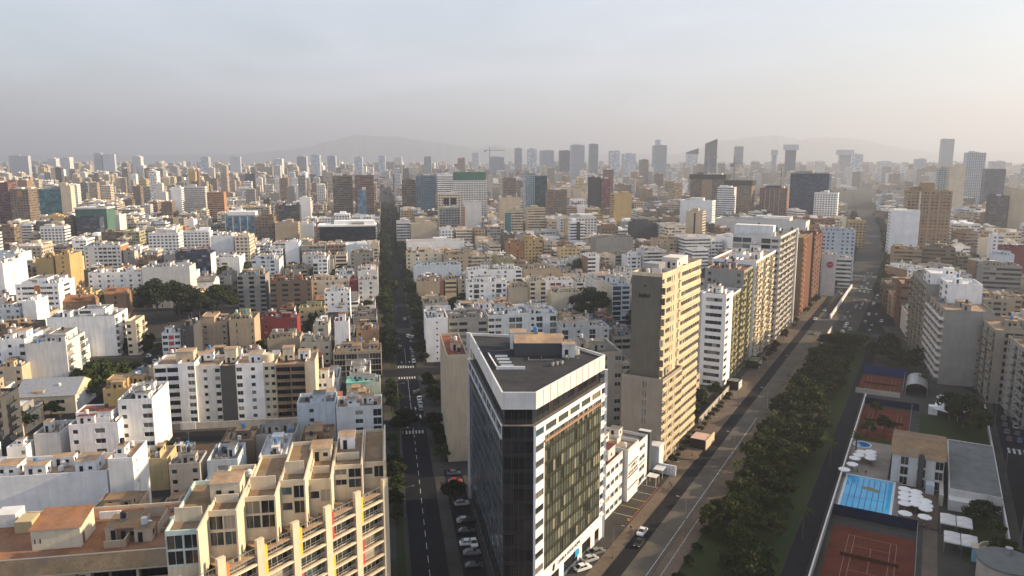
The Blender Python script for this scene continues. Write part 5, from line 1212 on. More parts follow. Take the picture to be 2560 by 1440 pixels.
for i, (cy, cx, hw, hd, st) in enumerate(LOTS_NEAR):
    rr = random.Random(9000 + i); col, rf = rr.choice(PALW), rr.choice(ROOFW); H = st * 3.; w, d = 2 * hw, 2 * hd
    X, Y = cx - FS.c * hw - FS.s * hd, cy + FS.s * hw - FS.c * hd
    u, v = proj(cx, cy, H); best = min(LAND, key=lambda q: (q[0] - u) ** 2 + (1.4 * (q[1] - v)) ** 2)
    rel = ('in front of' if best[2] > cy + 8 else 'behind') if abs(best[0] - u) < 45 else ('left of' if u < best[0] else 'right of')
    short = ' '.join(best[3].replace(',', '').split()[:4])
    while short.split()[-1] in ('with', 'and', 'a', 'the', 'of', 'to', 'one', 'its', 'in', 'two', 'blank', 'by', 'four', 'five', 'big', 'among', 'behind', 'pale', 'dark', 'small', 'rows'): short = ' '.join(short.split()[:-1])
    name = 'house' if st <= 3 else 'apartment_building'
    base = f"{col} {NUMW[st]} storey {'house' if st <= 3 else 'block'} with {ROOFN[rf]} roof, {rel} the {short}"
    k = seen_labels.get(base, 0); seen_labels[base] = k + 1
    label = (ORD[min(k, 6)] + base); r = thing(name, label, NOUN[name], (X, Y, 0), -R(FS.az), GR[name]); lod = 0 if cy < 440 else 1
    n = max(2, int(w / 2.9)); sty = rr.random()
    if sty < .2: pf = ''.join(rr.choice('wwWs.F') if rr.random() < .8 else '.' for _ in range(n))
    elif sty < .4: pf = ''.join('W.' if k_ % 2 == 0 else 'Ws' for k_ in range(max(1, n // 2)))
    elif sty < .55: pf = '.' * rr.choice((0, 1)) + 'R' * max(1, n - 1) + '.' * rr.choice((0, 1))
    elif sty < .72: pf = ''.join(rr.choice(('P', 'F', 'P', '.')) for _ in range(max(2, int(w / 3.8))))
    elif sty < .84: pf = ''.join(rr.choice('BBw.') for _ in range(max(2, int(w / 3.8))))
    else: pf = ('.' * (n // 2) + rr.choice('swv') + '.' * (n // 2))
    m = max(2, int(d / 3.4)); pr = ''.join(rr.choice('ws') if rr.random() < .35 else '.' for _ in range(m))
    wm = wall(col); side = wm if rr.random() < .5 else wall(rr.choice(('white', 'offwhite', 'cream', 'brick', 'concrete')))
    block(r, rect(0, w, 0, d), 0, H, [pf, pr if cx < 60 else None, None, pr if cx > -20 else None], [wm, side, side, side], roof(rf), lod=lod, clut=2.3 if cy < 420 else 1.7, rng=rr, skip=.08, rail=rr.choice(('solid', 'solid', 'glass')), para=rr.choice((.4, .8, 1.1)))
    if st <= 3 and rr.random() < .16 and w > 5:
        b = MB(); z = H + .95; m_ = d / 2; hh = min(w, d) * .22
        b.q((-.3, -.3, z), (w + .3, -.3, z), (w + .3, m_, z + hh), (-.3, m_, z + hh)); b.q((w + .3, d + .3, z), (-.3, d + .3, z), (-.3, m_, z + hh), (w + .3, m_, z + hh)); b.tri((w, 0, z - .06), (w, d, z - .06), (w, m_, z + hh - .06), 1); b.tri((0, d, z - .06), (0, 0, z - .06), (0, m_, z + hh - .06), 1); b.build('pitched_roof', [rr.choice((roof('terracotta'), roof('grey'), roof('redroof'), METAL)), wm], r)
    elif w > 9 and d > 12 and rr.random() < .5 and max_height(cx, cy, w, d, H + 3) > H + 2.5:
        a = rr.uniform(0, .4) * w; y0 = rr.uniform(.05, .4) * d; block(r, rect(a, a + .5 * w, y0, y0 + .5 * d), H + .004, H + 2.7, ['Ww'], wm, roof(rf), lod=lod, rng=rr, para=.4)
# right hand blocks beyond the stepped building
k = 0; rng = random.Random(55)
for l_ in (92, 118, 146, 176, 206, 238):
    r_ = -1.0 - .02 * (l_ - 90)
    while r_ < 110:
        w, d, st = rng.uniform(13, 22), rng.uniform(20, 25), rng.choice((3, 4, 5, 5, 6, 8)); cx, cy = FA.to(r_ + w / 2, l_ + d / 2); r0_ = r_; r_ += w + rng.choice((.1, .1, 4))
        if overlaps(cx, cy, FA.az, w / 2, d / 2): continue
        lim = max_height(cx, cy, w, d, st * 3.)
        if lim < 3: continue
        st = max(1, min(st, int(lim / 3))); col = rng.choice(('brown', 'clay', 'stone', 'concrete', 'offwhite', 'tan', 'rust', 'taupe')); rf = rng.choice(ROOFW); X, Y = FA.to(r0_, l_)
        r = thing('apartment_building', f"{col} {NUMW[st]} storey block right of the avenue, lot {nth0(k)} behind the stepped balcony block", 'apartment building', (X, Y, 0), -R(FA.az), 'blocks right of the avenue'); k += 1
        block(r, rect(0, w, 0, d), 0, st * 3., [''.join(rng.choice('WRw.') for _ in range(int(w / 3.2))), None, None, ''.join(rng.choice('WPw.') for _ in range(int(d / 3.4)))], wall(col), roof(rf), lod=1, clut=.9, rng=rng); occupy(X, Y, FA.az, 0, w, 0, d)
# ------------------------------------------------------------------ the rest of the city as one mass
class Mass:
    def __init__(s): s.v, s.f, s.c, s.u, s.n, s.mi, s.cur = [], [], [], [], 0, [], 0
    def box(s, cx, cy, az, x0, x1, y0, y1, z0, z1, col, rcol):
        a = R(az); c_, s_ = math.cos(a), math.sin(a); n = s.n
        P = [(cx + x * c_ + y * s_, cy - x * s_ + y * c_) for x, y in ((x0, y0), (x1, y0), (x1, y1), (x0, y1))]
        s.v += [(*p, z0) for p in P] + [(*p, z1) for p in P]; s.n += 8; W, D = x1 - x0, y1 - y0; o = (cx * 7.3 + cy * 3.1) % 1 * 3
        for (a0, a1, l) in ((0, 1, W), (1, 2, D), (2, 3, W), (3, 0, D)):
            s.f.append((n + a0, n + a1, n + 4 + a1, n + 4 + a0)); s.c += [col] * 4; s.u += [(o, z0), (o + l, z0), (o + l, z1), (o, z1)]
        s.mi += [s.cur] * 5; s.f.append((n + 4, n + 5, n + 6, n + 7)); s.c += [rcol] * 4; s.u += [(-9., -9.)] * 4
    def build(s, name, mat):
        me = bpy.data.meshes.new(name); me.from_pydata(s.v, [], s.f)
        for m_ in mat: me.materials.append(m_)
        me.polygons.foreach_set('material_index', s.mi)
        l = me.uv_layers.new(name='UVMap'); l.data.foreach_set('uv', np.array(s.u, dtype=np.float32).ravel())
        ca = me.color_attributes.new('Col', 'FLOAT_COLOR', 'CORNER'); ca.data.foreach_set('color', np.array([(*c, 1) for c in s.c], dtype=np.float32).ravel())
        o = bpy.data.objects.new(name, me); COLL.objects.link(o); return o
mass = Mass(); rng = random.Random(77)
def mass_house(cx, cy, hw, hd, H, az):
    col = COL[rng.choice(PALW)]; j = rng.uniform(.8, 1.08); col = tuple(min(.85, x * j) for x in col); rc = RCOL[rng.choice(ROOFW)]; k = rng.uniform(.8, 1.25); rc = tuple(x * k for x in rc)
    mass.cur = rng.choice((0, 0, 1, 1, 1, 2, 3)); mass.box(cx, cy, az, -hw, hw, -hd, hd, 0, H, col, rc); mass.cur = 3
    t = .25
    for a in ((-hw, hw, -hd, -hd + t), (-hw, hw, hd - t, hd), (-hw, -hw + t, -hd + t, hd - t), (hw - t, hw, -hd + t, hd - t)): mass.box(cx, cy, az, *a, H, H + .9, col, col)
    for _ in range(rng.choice((2, 3, 4, 5))):
        w, d = rng.uniform(.08, .42) * hw, rng.uniform(.12, .4) * hd; x, y = rng.uniform(-.8, .8) * (hw - w), rng.uniform(-.8, .8) * (hd - d); c2 = col if rng.random() < .6 else COL['white']
        mass.box(cx, cy, az, x - w, x + w, y - d, y + d, H, H + rng.uniform(1.5, 3.4), c2, rc)
for (cy, cx, hw, hd, st) in lots:
    if cy > YCUT: mass_house(cx, cy, hw, hd, st * 3. + rng.uniform(-.4, .8), FS.az)
# beyond: looser grids of blocks out to the haze
def far_city(az, o, r0, r1, l0, l1, lot, keep, dens=1., tall=.03):
    fr = Frame(az, o); r_ = r0; nst = 0
    while r_ < r1:
        l_ = l0; nst += 1; rw = lot * rng.uniform(.8, 1.2)
        while l_ < l1:
            ld = lot * rng.uniform(.9, 1.5); cx, cy = fr.to(r_, l_); l_ += ld + (9 if rng.random() < .3 else 1.)
            if rng.random() > dens or not keep(cx, cy): continue
            u, v = proj(cx, cy, 8)
            if not (-120 < u < 2680): continue
            hw, hd = rw * rng.uniform(.36, .49), ld * rng.uniform(.36, .49)
            if cy < 3400 and overlaps(cx, cy, az, hw, hd, 0): continue
            t = rng.random(); st = rng.choice((2, 2, 3, 3, 4, 5)) if t > .28 else rng.choice((5, 6, 7, 8)) if t > tall * 2 else rng.randint(9, 16) if t > tall * .3 else rng.randint(16, 24)
            H = min(st * 3., max_height(cx, cy, 2 * hw, 2 * hd, st * 3.))
            if H < 3: continue
            mass_house(cx, cy, hw * (1 if st < 9 else .7), hd * (1 if st < 9 else .7), H, az)
        r_ += rw + (10 if nst % 3 == 0 else 1.)
far_city(-9.5, FS.o, -1000, 700, 1205, 2300, 25, lambda X, Y: avenue_clear(X, Y) and abs(FS.of((X, Y))[0]) > 12, .95, .13)
far_city(20, FA.o, -60, 900, 264, 1500, 24, lambda X, Y: avenue_clear(X, Y) and FV.of((X, Y))[0] > np.interp(FV.of((X, Y))[1], [x[1] for x in BEND], [x[0] for x in BEND]) + 30, .9, .03)
far_city(20, FA.o, 112, 700, -20, 262, 24, lambda X, Y: True, .9, .02)
far_city(-4, (0, 0), -2300, 2300, 2290, 3600, 34, lambda X, Y: avenue_clear(X, Y), .95, .22)
far_city(3, (0, 0), -3900, 3900, 3600, 5800, 50, lambda X, Y: True, .93, .36)
tag(mass.build('distant_city', [far('white', p_, True) for p_ in ('grid', 'wide', 'band', 'blank')]), 'distant mass of low city blocks fading into haze', 'city', None, 'stuff')
# ------------------------------------------------------------------ trees
def leaf_mat(name, a, b_, c):
    t = NT(name); oi = t.n('ObjectInfo').outputs['Random']; n_ = t.rng(t.noise(t.obj(), .9, 3), .3, .7)
    m = t.mix(n_, t.mix(oi, a, b_), c); MATS[name] = t.set(Base_Color=m, Roughness=.75, Transmission_Weight=0.); return MATS[name]
LEAF = leaf_mat('leaf_dark', (.012, .02, .006), (.02, .026, .008), (.032, .038, .011)); LEAFY = leaf_mat('leaf_yellow', (.045, .05, .012), (.065, .06, .015), (.03, .04, .01)); LEAFG = leaf_mat('leaf_green', (.02, .042, .009), (.032, .05, .012), (.05, .062, .017))
BARK = plain('bark', (.10, .075, .055), .95, noise=.4, scale=4.)
def crown_mesh(seed, rx, ry, rz, z0, n, leaf, mat, clumps=26, droop=0.):
    g = np.random.default_rng(seed); d = g.normal(size=(clumps, 3)); d /= np.linalg.norm(d, axis=1)[:, None]; d[:, 2] = np.abs(d[:, 2]) * 1.2 - .35
    rad = g.uniform(.35, 1., (clumps, 1)) ** .6; C = d * rad * np.array([rx, ry, rz]); C[:, 2] += z0 + rz * .35
    idx = g.integers(0, clumps, n); cs = g.uniform(.2, .42, clumps)[idx][:, None] * np.array([rx, ry, rz * .8])
    v_ = g.normal(size=(n, 3)); v_ /= np.linalg.norm(v_, axis=1)[:, None]; P = C[idx] + v_ * cs * g.uniform(.55, 1.05, (n, 1))
    P[:, 2] = np.maximum(P[:, 2], z0 - rz * .25)
    nrm = v_ * .8 + g.normal(size=(n, 3)) * .6; nrm[:, 2] += .35; nrm /= np.linalg.norm(nrm, axis=1)[:, None]
    t1 = np.cross(nrm, g.normal(size=(n, 3))); t1 /= np.linalg.norm(t1, axis=1)[:, None]; t2 = np.cross(nrm, t1); s = leaf * g.uniform(.6, 1.3, (n, 1))
    Q = np.stack([P - t1 * s - t2 * s * .6, P + t1 * s - t2 * s * .6, P + t1 * s * .7 + t2 * s * .7, P - t1 * s * .7 + t2 * s * .7], 1).reshape(-1, 3)
    me = bpy.data.meshes.new('crown'); me.vertices.add(4 * n); me.vertices.foreach_set('co', Q.ravel().astype(np.float32)); me.loops.add(4 * n); me.loops.foreach_set('vertex_index', np.arange(4 * n, dtype=np.int32))
    me.polygons.add(n); me.polygons.foreach_set('loop_start', np.arange(0, 4 * n, 4, dtype=np.int32)); me.update(calc_edges=True); me.materials.append(mat); return me
def trunk_mesh(seed, h, r0, rx, limbs=6):
    rr = random.Random(seed); b = MB(); pts = [(0, 0, 0)]
    for k in range(1, 5): pts.append((pts[-1][0] + rr.uniform(-.12, .12), pts[-1][1] + rr.uniform(-.12, .12), h * k / 4))
    def tube(path, ra, rb, n=6):
        m = len(path); base = len(b.v)
        for i, p in enumerate(path):
            r_ = ra + (rb - ra) * i / (m - 1)
            for k in range(n): b.v.append((p[0] + r_ * math.cos(k * 6.2832 / n), p[1] + r_ * math.sin(k * 6.2832 / n), p[2]))
        for i in range(m - 1):
            for k in range(n):
                j = (k + 1) % n; b.f.append((base + i * n + k, base + i * n + j, base + (i + 1) * n + j, base + (i + 1) * n + k)); b.m.append(0); b.uv.append(None)
    tube(pts, r0, r0 * .45)
    for k in range(limbs):
        a = k * 6.2832 / limbs + rr.uniform(-.4, .4); q = pts[rr.choice((2, 3, 3, 4))]; L_ = rx * rr.uniform(.45, .8)
        tube([q, (q[0] + math.cos(a) * L_ * .5, q[1] + math.sin(a) * L_ * .5, q[2] + L_ * .45), (q[0] + math.cos(a) * L_, q[1] + math.sin(a) * L_, q[2] + L_ * .75)], r0 * .4, r0 * .12, 5)
    return b.mesh('trunk', [BARK])
KINDS = {}
def kind(k, seeds, th, tr, rx, rz, n, leaf, mat): KINDS[k] = [(trunk_mesh(s, th, tr, rx), crown_mesh(s, rx, rx * (.85 + .1 * (s % 3)), rz, th * .9, n, leaf, mat)) for s in seeds]
kind('park', (1, 2, 3, 4), 4.0, .3, 4.2, 3.4, 1700, .34, LEAF); kind('yellow', (5, 6, 7), 4.6, .26, 3.2, 3.6, 1500, .32, LEAFY); kind('green', (8, 9), 3.4, .24, 2.8, 2.6, 1200, .3, LEAFG)
kind('big', (10, 11, 12), 6., .55, 7.5, 6.0, 5200, .42, LEAF); kind('bushy', (13, 14), 1.2, .15, 1.6, 1.3, 450, .22, LEAF); kind('far', (15, 16), 4, .3, 4.5, 3.6, 500, .75, LEAF); kind('biggreen', (17, 18), 5., .45, 6.5, 5.5, 4200, .4, LEAFG)
def palm():
    b = MB(); b.cyl(0, 0, 0, 8, .28, .18, 8, 1); g = random.Random(3)
    for k in range(16):
        a = k * 6.2832 / 16 + g.uniform(-.15, .15); e = g.uniform(-.1, .8); p = Vector((0, 0, 8)); dirv = Vector((math.cos(a) * math.cos(e), math.sin(a) * math.cos(e), math.sin(e))); side = Vector((-math.sin(a), math.cos(a), 0))
        for j in range(5):
            q = p + dirv * .62; w0, w1 = .38 * (1 - j / 5.5), .38 * (1 - (j + 1) / 5.5); b.q(tuple(p - side * w0 - Vector((0, 0, .12))), tuple(p), tuple(q), tuple(q - side * w1 - Vector((0, 0, .12)))); b.q(tuple(p), tuple(p + side * w0 - Vector((0, 0, .12))), tuple(q + side * w1 - Vector((0, 0, .12))), tuple(q)); p = q; dirv = (dirv + Vector((0, 0, -.28))).normalized()
    return b.mesh('fronds', [LEAFG, BARK])
PALM = palm(); TN = {}
TREES = []
def tree(kd, X, Y, label, group, s=1., z=0., name='tree', seed=0):
    rr = random.Random(int(X * 31 + Y * 17) + seed); tm, cm = rr.choice(KINDS[kd]); r = thing(name, label, 'tree' if name == 'tree' else 'shrub', (X, Y, z), rr.uniform(0, 6.28), group); r.scale = (s * rr.uniform(.92, 1.08), s * rr.uniform(.92, 1.08), s * rr.uniform(.9, 1.12))
    link('trunk', tm, r); link('crown', cm, r); TREES.append(r); return r
def nth(k):
    w = ['first', 'second', 'third', 'fourth', 'fifth', 'sixth', 'seventh', 'eighth', 'ninth', 'tenth', 'eleventh', 'twelfth', 'thirteenth', 'fourteenth', 'fifteenth', 'sixteenth', 'seventeenth', 'eighteenth', 'nineteenth', 'twentieth']
    t_ = ['', '', 'twenty', 'thirty', 'forty', 'fifty', 'sixty', 'seventy', 'eighty', 'ninety'][k // 10 if k >= 20 else 0]; m_ = (k + 1) % 10; q_ = (k + 1) // 10
    if k < 20: return w[k]
    tens = ['', '', 'twent', 'thirt', 'fort', 'fift', 'sixt', 'sevent', 'eight', 'ninet'][q_]
    return tens + 'ieth' if m_ == 0 else tens + 'y-' + w[m_ - 1]
rng = random.Random(19)
# park strip beside the avenue: four rows
for row, (rr0, side) in enumerate(((16.8, 'nearest the avenue'), (20.8, 'second from the avenue'), (25.2, 'third from the avenue'), (29.4, 'nearest the dark park road'))):
    l = -25 + row * 2.1; k = 0
    while l < 268:
        if not (row < 2 and l < 26 and rng.random() < .75):
            kd = rng.choice(('park', 'park', 'yellow', 'yellow', 'green')); X, Y = FV.to(rr0 + rng.uniform(-1.3, 1.3), l)
            tree(kd, X, Y, f"{dict(park='dark', yellow='yellowish', green='fresh green')[kd]} park tree in the row {side}, {nth(k)} from picture bottom", 'trees in the park strip', rng.choice((.55, .65, .8, .9, 1.0, 1.1)) * rng.uniform(.9, 1.1)); k += 1
        l += rng.uniform(6.2, 10.0)
# long street, both pavements
for side, rr0 in (('left', -7.6), ('right', 8.8)):
    k = 0; l = 4.
    while l < 560:
        if not any(a - 3 < l < b + 3 for a, b in ((93, 112), (160, 182), (250, 262), (335, 347))) and not (side == 'right' and l < 62 and rng.random() < .8) and not (side == 'left' and l < 60 and rng.random() < .5):
            X, Y = FS.to(rr0 + rng.uniform(-.8, .8), l); kd = rng.choice(('park', 'park', 'green')); tree(kd, X, Y, f"{'dark' if kd == 'park' else 'green'} street tree on {side} pavement of the long street, {nth(k)} from the near end", 'trees along the long street', rng.uniform(.6, .95) if l < 190 else rng.uniform(.85, 1.25)); k += 1
        l += rng.uniform(8, 13) if l < 180 else rng.uniform(7, 9.5)
# big dark trees of the little park at the left, and others read off the photograph
for (u, v, kd, s, lab) in ((395, 800, 'big', 1.75, 'huge dark park tree, left of the pair before the long white block'), (450, 795, 'big', 1.8, 'huge dark park tree, middle of the group before the long white block'), (545, 792, 'big', 1.6, 'huge dark park tree, right of the group before the long white block'), (500, 805, 'big', 1.2, 'smaller dark tree between the huge park trees'), (240, 985, 'biggreen', 1.35, 'broad bright green tree below the blank grey white block'), (292, 968, 'biggreen', 1.1, 'green tree right of the broad bright green tree'), (205, 1000, 'biggreen', .9, 'green tree under the blank grey white wall'), (342, 950, 'park', 1.1, 'dark street tree beside the parked cars at left'), (395, 880, 'green', .8, 'small tree at the corner of the left side street'), (600, 655, 'big', .6, 'dark tree beside the big white blank wall'), (355, 585, 'big', 1., 'rounded dark tree crown right of the green netted building'), (330, 590, 'big', .8, 'dark tree left of the rounded dark crown'), (1445, 700, 'biggreen', 1.5, 'green tree cluster below the yellow lit houses'), (1418, 712, 'big', .8, 'dark tree left of the green cluster'), (1475, 800, 'big', 1.5, 'dark tree mass left of the beige tower top'), (1500, 770, 'big', .9, 'dark tree behind the dark mass left of beige tower'), (1482, 840, 'park', 1.3, 'dark tree right of the arched windows block'), (1915, 620, 'biggreen', 1.5, 'yellow green tree behind the avenue row roofs'), (1660, 625, 'big', .7, 'dark tree beside the tan low block'), (60, 1085, 'park', 1., 'thin dark tree among the houses at the left edge'), (130, 1045, 'green', 1., 'green tree among roofs near left edge'), (425, 1150, 'park', .8, 'dark bush tree at the edge of the bare lot'), (1010, 1085, 'big', .62, 'broad dark tree at the crossing of long street'), (1085, 1090, 'park', 1.05, 'dark tree right of the street crossing'), (640, 760, 'big', .6, 'dark tree below the bare concrete block'), (735, 775, 'park', 1.2, 'dark tree left of the pale yellow house'), (920, 785, 'big', .6, 'dark tree mass left of the long street')):
    X, Y = at(u, v); tree(kd, X, Y, lab, 'single trees among the blocks', s)
# garden trees before the slim white block, club trees
for (r_, l_, kd, s, lab) in ((-14, 112, 'park', 1.1, 'dark garden tree just behind the beige tower'), (-13, 122, 'park', 1., 'dark garden tree before the low walled house'), (-15, 133, 'green', 1.1, 'green garden tree beside the low walled house'), (-12, 144, 'park', .9, 'garden tree at the foot of slim white block'), (45, 127, 'green', .8, 'small tree behind the childrens pool'), (50, 131, 'park', .8, 'dark tree behind the club terrace umbrellas'), (46, 152, 'green', .9, 'tree beside the curved clay court'), (74, 150, 'park', 1.5, 'broad tree below the white tent'), (79, 140, 'yellow', 1.3, 'yellowish tree right of white tent'), (70, 160, 'park', 1.2, 'dark tree left of the white tent'), (75, 70, 'park', .8, 'dark garden tree beside the white canopies'), (79, 62, 'green', .9, 'green garden tree behind the round tank'), (77, 76, 'park', .7, 'low dark tree below the grey hall'), (80, 50, 'park', .9, 'dark tree behind the blue kiosk'), (47, 232, 'park', 1.4, 'dark tree behind the blue court screen'), (52, 226, 'big', .7, 'broad dark tree right behind the blue court screen'), (40, 240, 'park', 1.2, 'dark tree at the end of the park road'), (58, 240, 'park', 1.1, 'dark tree before the stepped balcony block'), (44, 262, 'park', 1.2, 'dark tree left of the stepped balcony block'), (60, 200, 'green', .9, 'small tree beside the grey vaulted roof'), (33, 255, 'yellow', 1., 'yellowish tree where the avenue widens'), (62, 255, 'park', 1.2, 'dark tree under stepped balcony bands')):
    X, Y = FV.to(r_, l_); tree(kd, X, Y, lab, 'garden and club trees', s)
for k, (r_, l_) in enumerate(((14.8, 62), (15.2, 112), (36.5, 40), (15.0, 150), (37, 92), (43.2, 104))):
    X, Y = FV.to(r_, l_); r = thing('palm_tree', f"slim palm beside the park strip, {nth(k)} of the scattered palms", 'palm', (X, Y, 0), k, 'palms of the park strip'); me = PALM; link('fronds', me, r)
# low shrubs on the lawn edge and verges
b = None
for k in range(26):
    X, Y = FV.to(14.8 + rng.uniform(-.3, .5), -20 + k * 8 + rng.uniform(-2, 2)); tree('bushy', X, Y, f"low hedge shrub along the avenue kerb, {nth(k)} from picture bottom", 'kerb shrubs', rng.uniform(.7, 1.1), name='shrub')
k = 0
for l in np.arange(172, 420, 11.):
    if rng.random() < .75:
        X, Y = FV.to(-5.6 + rng.uniform(-.8, .8), float(l) + rng.uniform(-2, 2)); tree(rng.choice(('green', 'yellow', 'park')), X, Y, f"small street tree before the avenue apartment row, {nth(k)} from the near end", 'trees before the avenue row', rng.uniform(.4, .62)); k += 1
for k in range(16):
    X, Y = FV.to(-7.2 + rng.uniform(-.5, .5), 66 + k * 5.4); tree('bushy', X, Y, f"low planter shrub on pavement below the beige tower, {nth(k)} from near end", 'planter shrubs', rng.uniform(.6, 1.), name='shrub')
# far tree masses
g = np.random.default_rng(4); Vv, nq = [], 0
def mass_tree(X, Y, s):
    n = 60; c = np.array([X, Y, s * .8]); v_ = g.normal(size=(n, 3)); v_ /= np.linalg.norm(v_, axis=1)[:, None]; P = c + v_ * np.array([s, s, s * .75]) * g.uniform(.6, 1., (n, 1)); P[:, 2] = np.abs(P[:, 2])
    nm = v_ + g.normal(size=(n, 3)) * .5; nm /= np.linalg.norm(nm, axis=1)[:, None]; t1 = np.cross(nm, g.normal(size=(n, 3))); t1 /= np.linalg.norm(t1, axis=1)[:, None]; t2 = np.cross(nm, t1); q = s * .3; Vv.append(np.stack([P - t1 * q - t2 * q, P + t1 * q - t2 * q, P + t1 * q + t2 * q, P - t1 * q + t2 * q], 1).reshape(-1, 3))
for k in range(330):
    l = 560 + k * 2.6
    for sd in (-8, 9): mass_tree(*FS.to(sd + rng.uniform(-1.5, 1.5), l), rng.uniform(3.5, 5.5))
for cx, cy, hw, hd in COURTS:
    for _ in range(rng.choice((2, 3, 4))): mass_tree(cx + rng.uniform(-.7, .7) * hw, cy + rng.uniform(-.7, .7) * hd, rng.uniform(3.2, 6.))
for k in range(1500):
    Y = rng.uniform(420, 3200); X = rng.uniform(-.7, .7) * Y
    if overlaps(X, Y, 0, 1.5, 1.5, 0) or not avenue_clear(X, Y): continue
    mass_tree(X, Y, rng.uniform(3, 6.5))
for k in range(260):
    l = 430 + k * 3.2; o = np.interp(l, [x[1] for x in BEND], [x[0] for x in BEND])
    for sd in (-4, 30, 36, 44):
      if rng.random() < .45 and not (sd > 30 and l > 520): mass_tree(*FV.to(o + sd + rng.uniform(-1.5, 1.5), l), rng.uniform(3, 4.5))
for (u, v, n_, sp) in ((900, 445, 60, 160), (1000, 440, 50, 120), (340, 548, 10, 30), (2270, 470, 20, 60), (1300, 440, 20, 60)):
    X, Y = at(u, v)
    for _ in range(n_): mass_tree(X + rng.gauss(0, sp), Y + rng.gauss(0, sp * 1.5), rng.uniform(6, 11))
Q = np.concatenate(Vv); n = len(Q) // 4; me = bpy.data.meshes.new('distant_trees'); me.vertices.add(4 * n); me.vertices.foreach_set('co', Q.ravel().astype(np.float32)); me.loops.add(4 * n); me.loops.foreach_set('vertex_index', np.arange(4 * n, dtype=np.int32)); me.polygons.add(n); me.polygons.foreach_set('loop_start', np.arange(0, 4 * n, 4, dtype=np.int32)); me.update(calc_edges=True); me.materials.append(LEAF)
o = bpy.data.objects.new('distant_trees', me); COLL.objects.link(o); tag(o, 'distant trees between far city blocks', 'trees', None, 'stuff')
# ------------------------------------------------------------------ the club
def club_part(r, name, r0, r1, l0, l1, z0, z1, m, mt=None):
    b = MB(); b.prism(frect(FV, r0, r1, l0, l1), z0, z1, 0, 1 if mt else 0); return b.build(name, [m, mt] if mt else m, r)
TILE = plain('pool_tile', (.55, .62, .66), .5)
t = NT('pool_water'); nv = t.n('TexNoise', Vector=t.pos(), Scale=.9, Detail=3.)
bm_ = t.n('Bump', Strength=.25, Distance=.05, Height=nv.outputs[0]); t.t.links.new(bm_.outputs[0], t.b.inputs['Normal'])
WATER = t.set(Base_Color=t.mix(t.rng(t.noise(t.pos(), .12, 3), .35, .65), (.03, .42, .68), (.02, .30, .58)), Roughness=.06, IOR=1.33); MATS['pool_water'] = WATER
pool = thing('swimming_pool', 'bright blue swimming pool with dark lane lines and white rim', 'swimming pool', (0, 0, 0))
club_part(pool, 'surround', 41.4, 57.2, 61.0, 62.4, 0, .62, DECK); club_part(pool, 'surround', 41.4, 57.2, 87.9, 89, 0, .62, DECK); club_part(pool, 'surround', 41.4, 42.1, 62.41, 87.89, 0, .62, DECK); club_part(pool, 'surround', 55.6, 57.2, 62.41, 87.89, 0, .62, DECK)
for a in ((42.1, 55.6, 62.41, 62.9), (42.1, 55.6, 87.4, 87.89), (42.1, 42.75, 62.91, 87.39), (54.9, 55.6, 62.91, 87.39)): club_part(pool, 'rim', *a, 0, .66, TILE)
club_part(pool, 'water', 42.76, 54.89, 62.92, 87.38, 0, .5, WATER)
for k in range(7):
    x = 44.2 + k * 1.5; b = MB(); b.poly([(*p, .505) for p in frect(FV, x - .1, x + .1, 64, 86.2)]); b.build('lane_line', plain('lane_blue', (.01, .06, .16), .5), pool)
b = MB(); b.poly([(*p, .507) for p in frect(FV, 43.2, 53.4, 71.6, 71.85)]); b.build('lane_line', plain('lane_blue', (.01, .06, .16), .5), pool)
b = MB(); b.poly([(*p, .508) for p in [FV.to(47, 78.8), FV.to(51.5, 77.6), FV.to(52, 79.3), FV.to(49, 81), FV.to(46.8, 80.4)]]); b.build('painted_reflection', plain('reflection_brown', (.16, .17, .07), .6, noise=.5), pool)  # brown reflection on the pool water, painted as a flat patch
kid = thing('childrens_pool', 'small round dark blue pool on the pale terrace', 'pool', (*FV.to(44.2, 117), 0)); b = MB(); b.cyl(0, 0, 0, .36, 2.9, 2.9, 24); b.build('rim', TILE, kid); b = MB(); b.cyl(0, 0, .2, .38, 2.5, 2.5, 24); b.build('water', plain('deep_water', (.01, .13, .32), .08), kid)
b = MB(); b.prism(frect(FV, 41.4, 53.2, 89.1, 121), 0, .3, 0); tag(b.build('pool_terrace', DECK), kind='structure')
b = MB(); b.prism(frect(FV, 57.3, 66.5, 62, 87), 0, .25, 0); tag(b.build('dining_terrace', PAVE_WARM), kind='structure')
def umbrella():
    r = thing('umbrella', '', 'umbrella', (0, 0, 0), 0, 'white club umbrellas'); b = MB()
    for k in range(8):
        a, c = k * math.pi / 4, (k + 1) * math.pi / 4; b.tri((1.75 * math.cos(a), 1.75 * math.sin(a), 2.25), (1.75 * math.cos(c), 1.75 * math.sin(c), 2.25), (0, 0, 2.9)); b.q((1.75 * math.cos(a), 1.75 * math.sin(a), 2.05), (1.75 * math.cos(c), 1.75 * math.sin(c), 2.05), (1.75 * math.cos(c), 1.75 * math.sin(c), 2.25), (1.75 * math.cos(a), 1.75 * math.sin(a), 2.25))
    b.build('canopy', plain('umbrella_cloth', (.78, .76, .74), .8), r); b = MB(); b.cyl(0, 0, 0, 2.7, .035, .035, 6); b.cyl(0, 0, 0, .1, .3, .3, 10); b.build('pole', METAL, r)
    b = MB(); b.cyl(0, 0, .68, .73, .5, .5, 12); b.build('table', wall('brown'), r); return r
U1 = [(2152, 1129), (2147, 1137), (2137, 1145), (2177, 1129), (2177, 1137), (2176, 1145), (2131, 1160), (2111, 1173)]
U2 = [(2262, 1222), (2289, 1229), (2262, 1234), (2291, 1239), (2261, 1245), (2288, 1249), (2262, 1258), (2290, 1260), (2313, 1252), (2316, 1263), (2314, 1272), (2263, 1283), (2312, 1292)]
ub = umbrella(); first = True
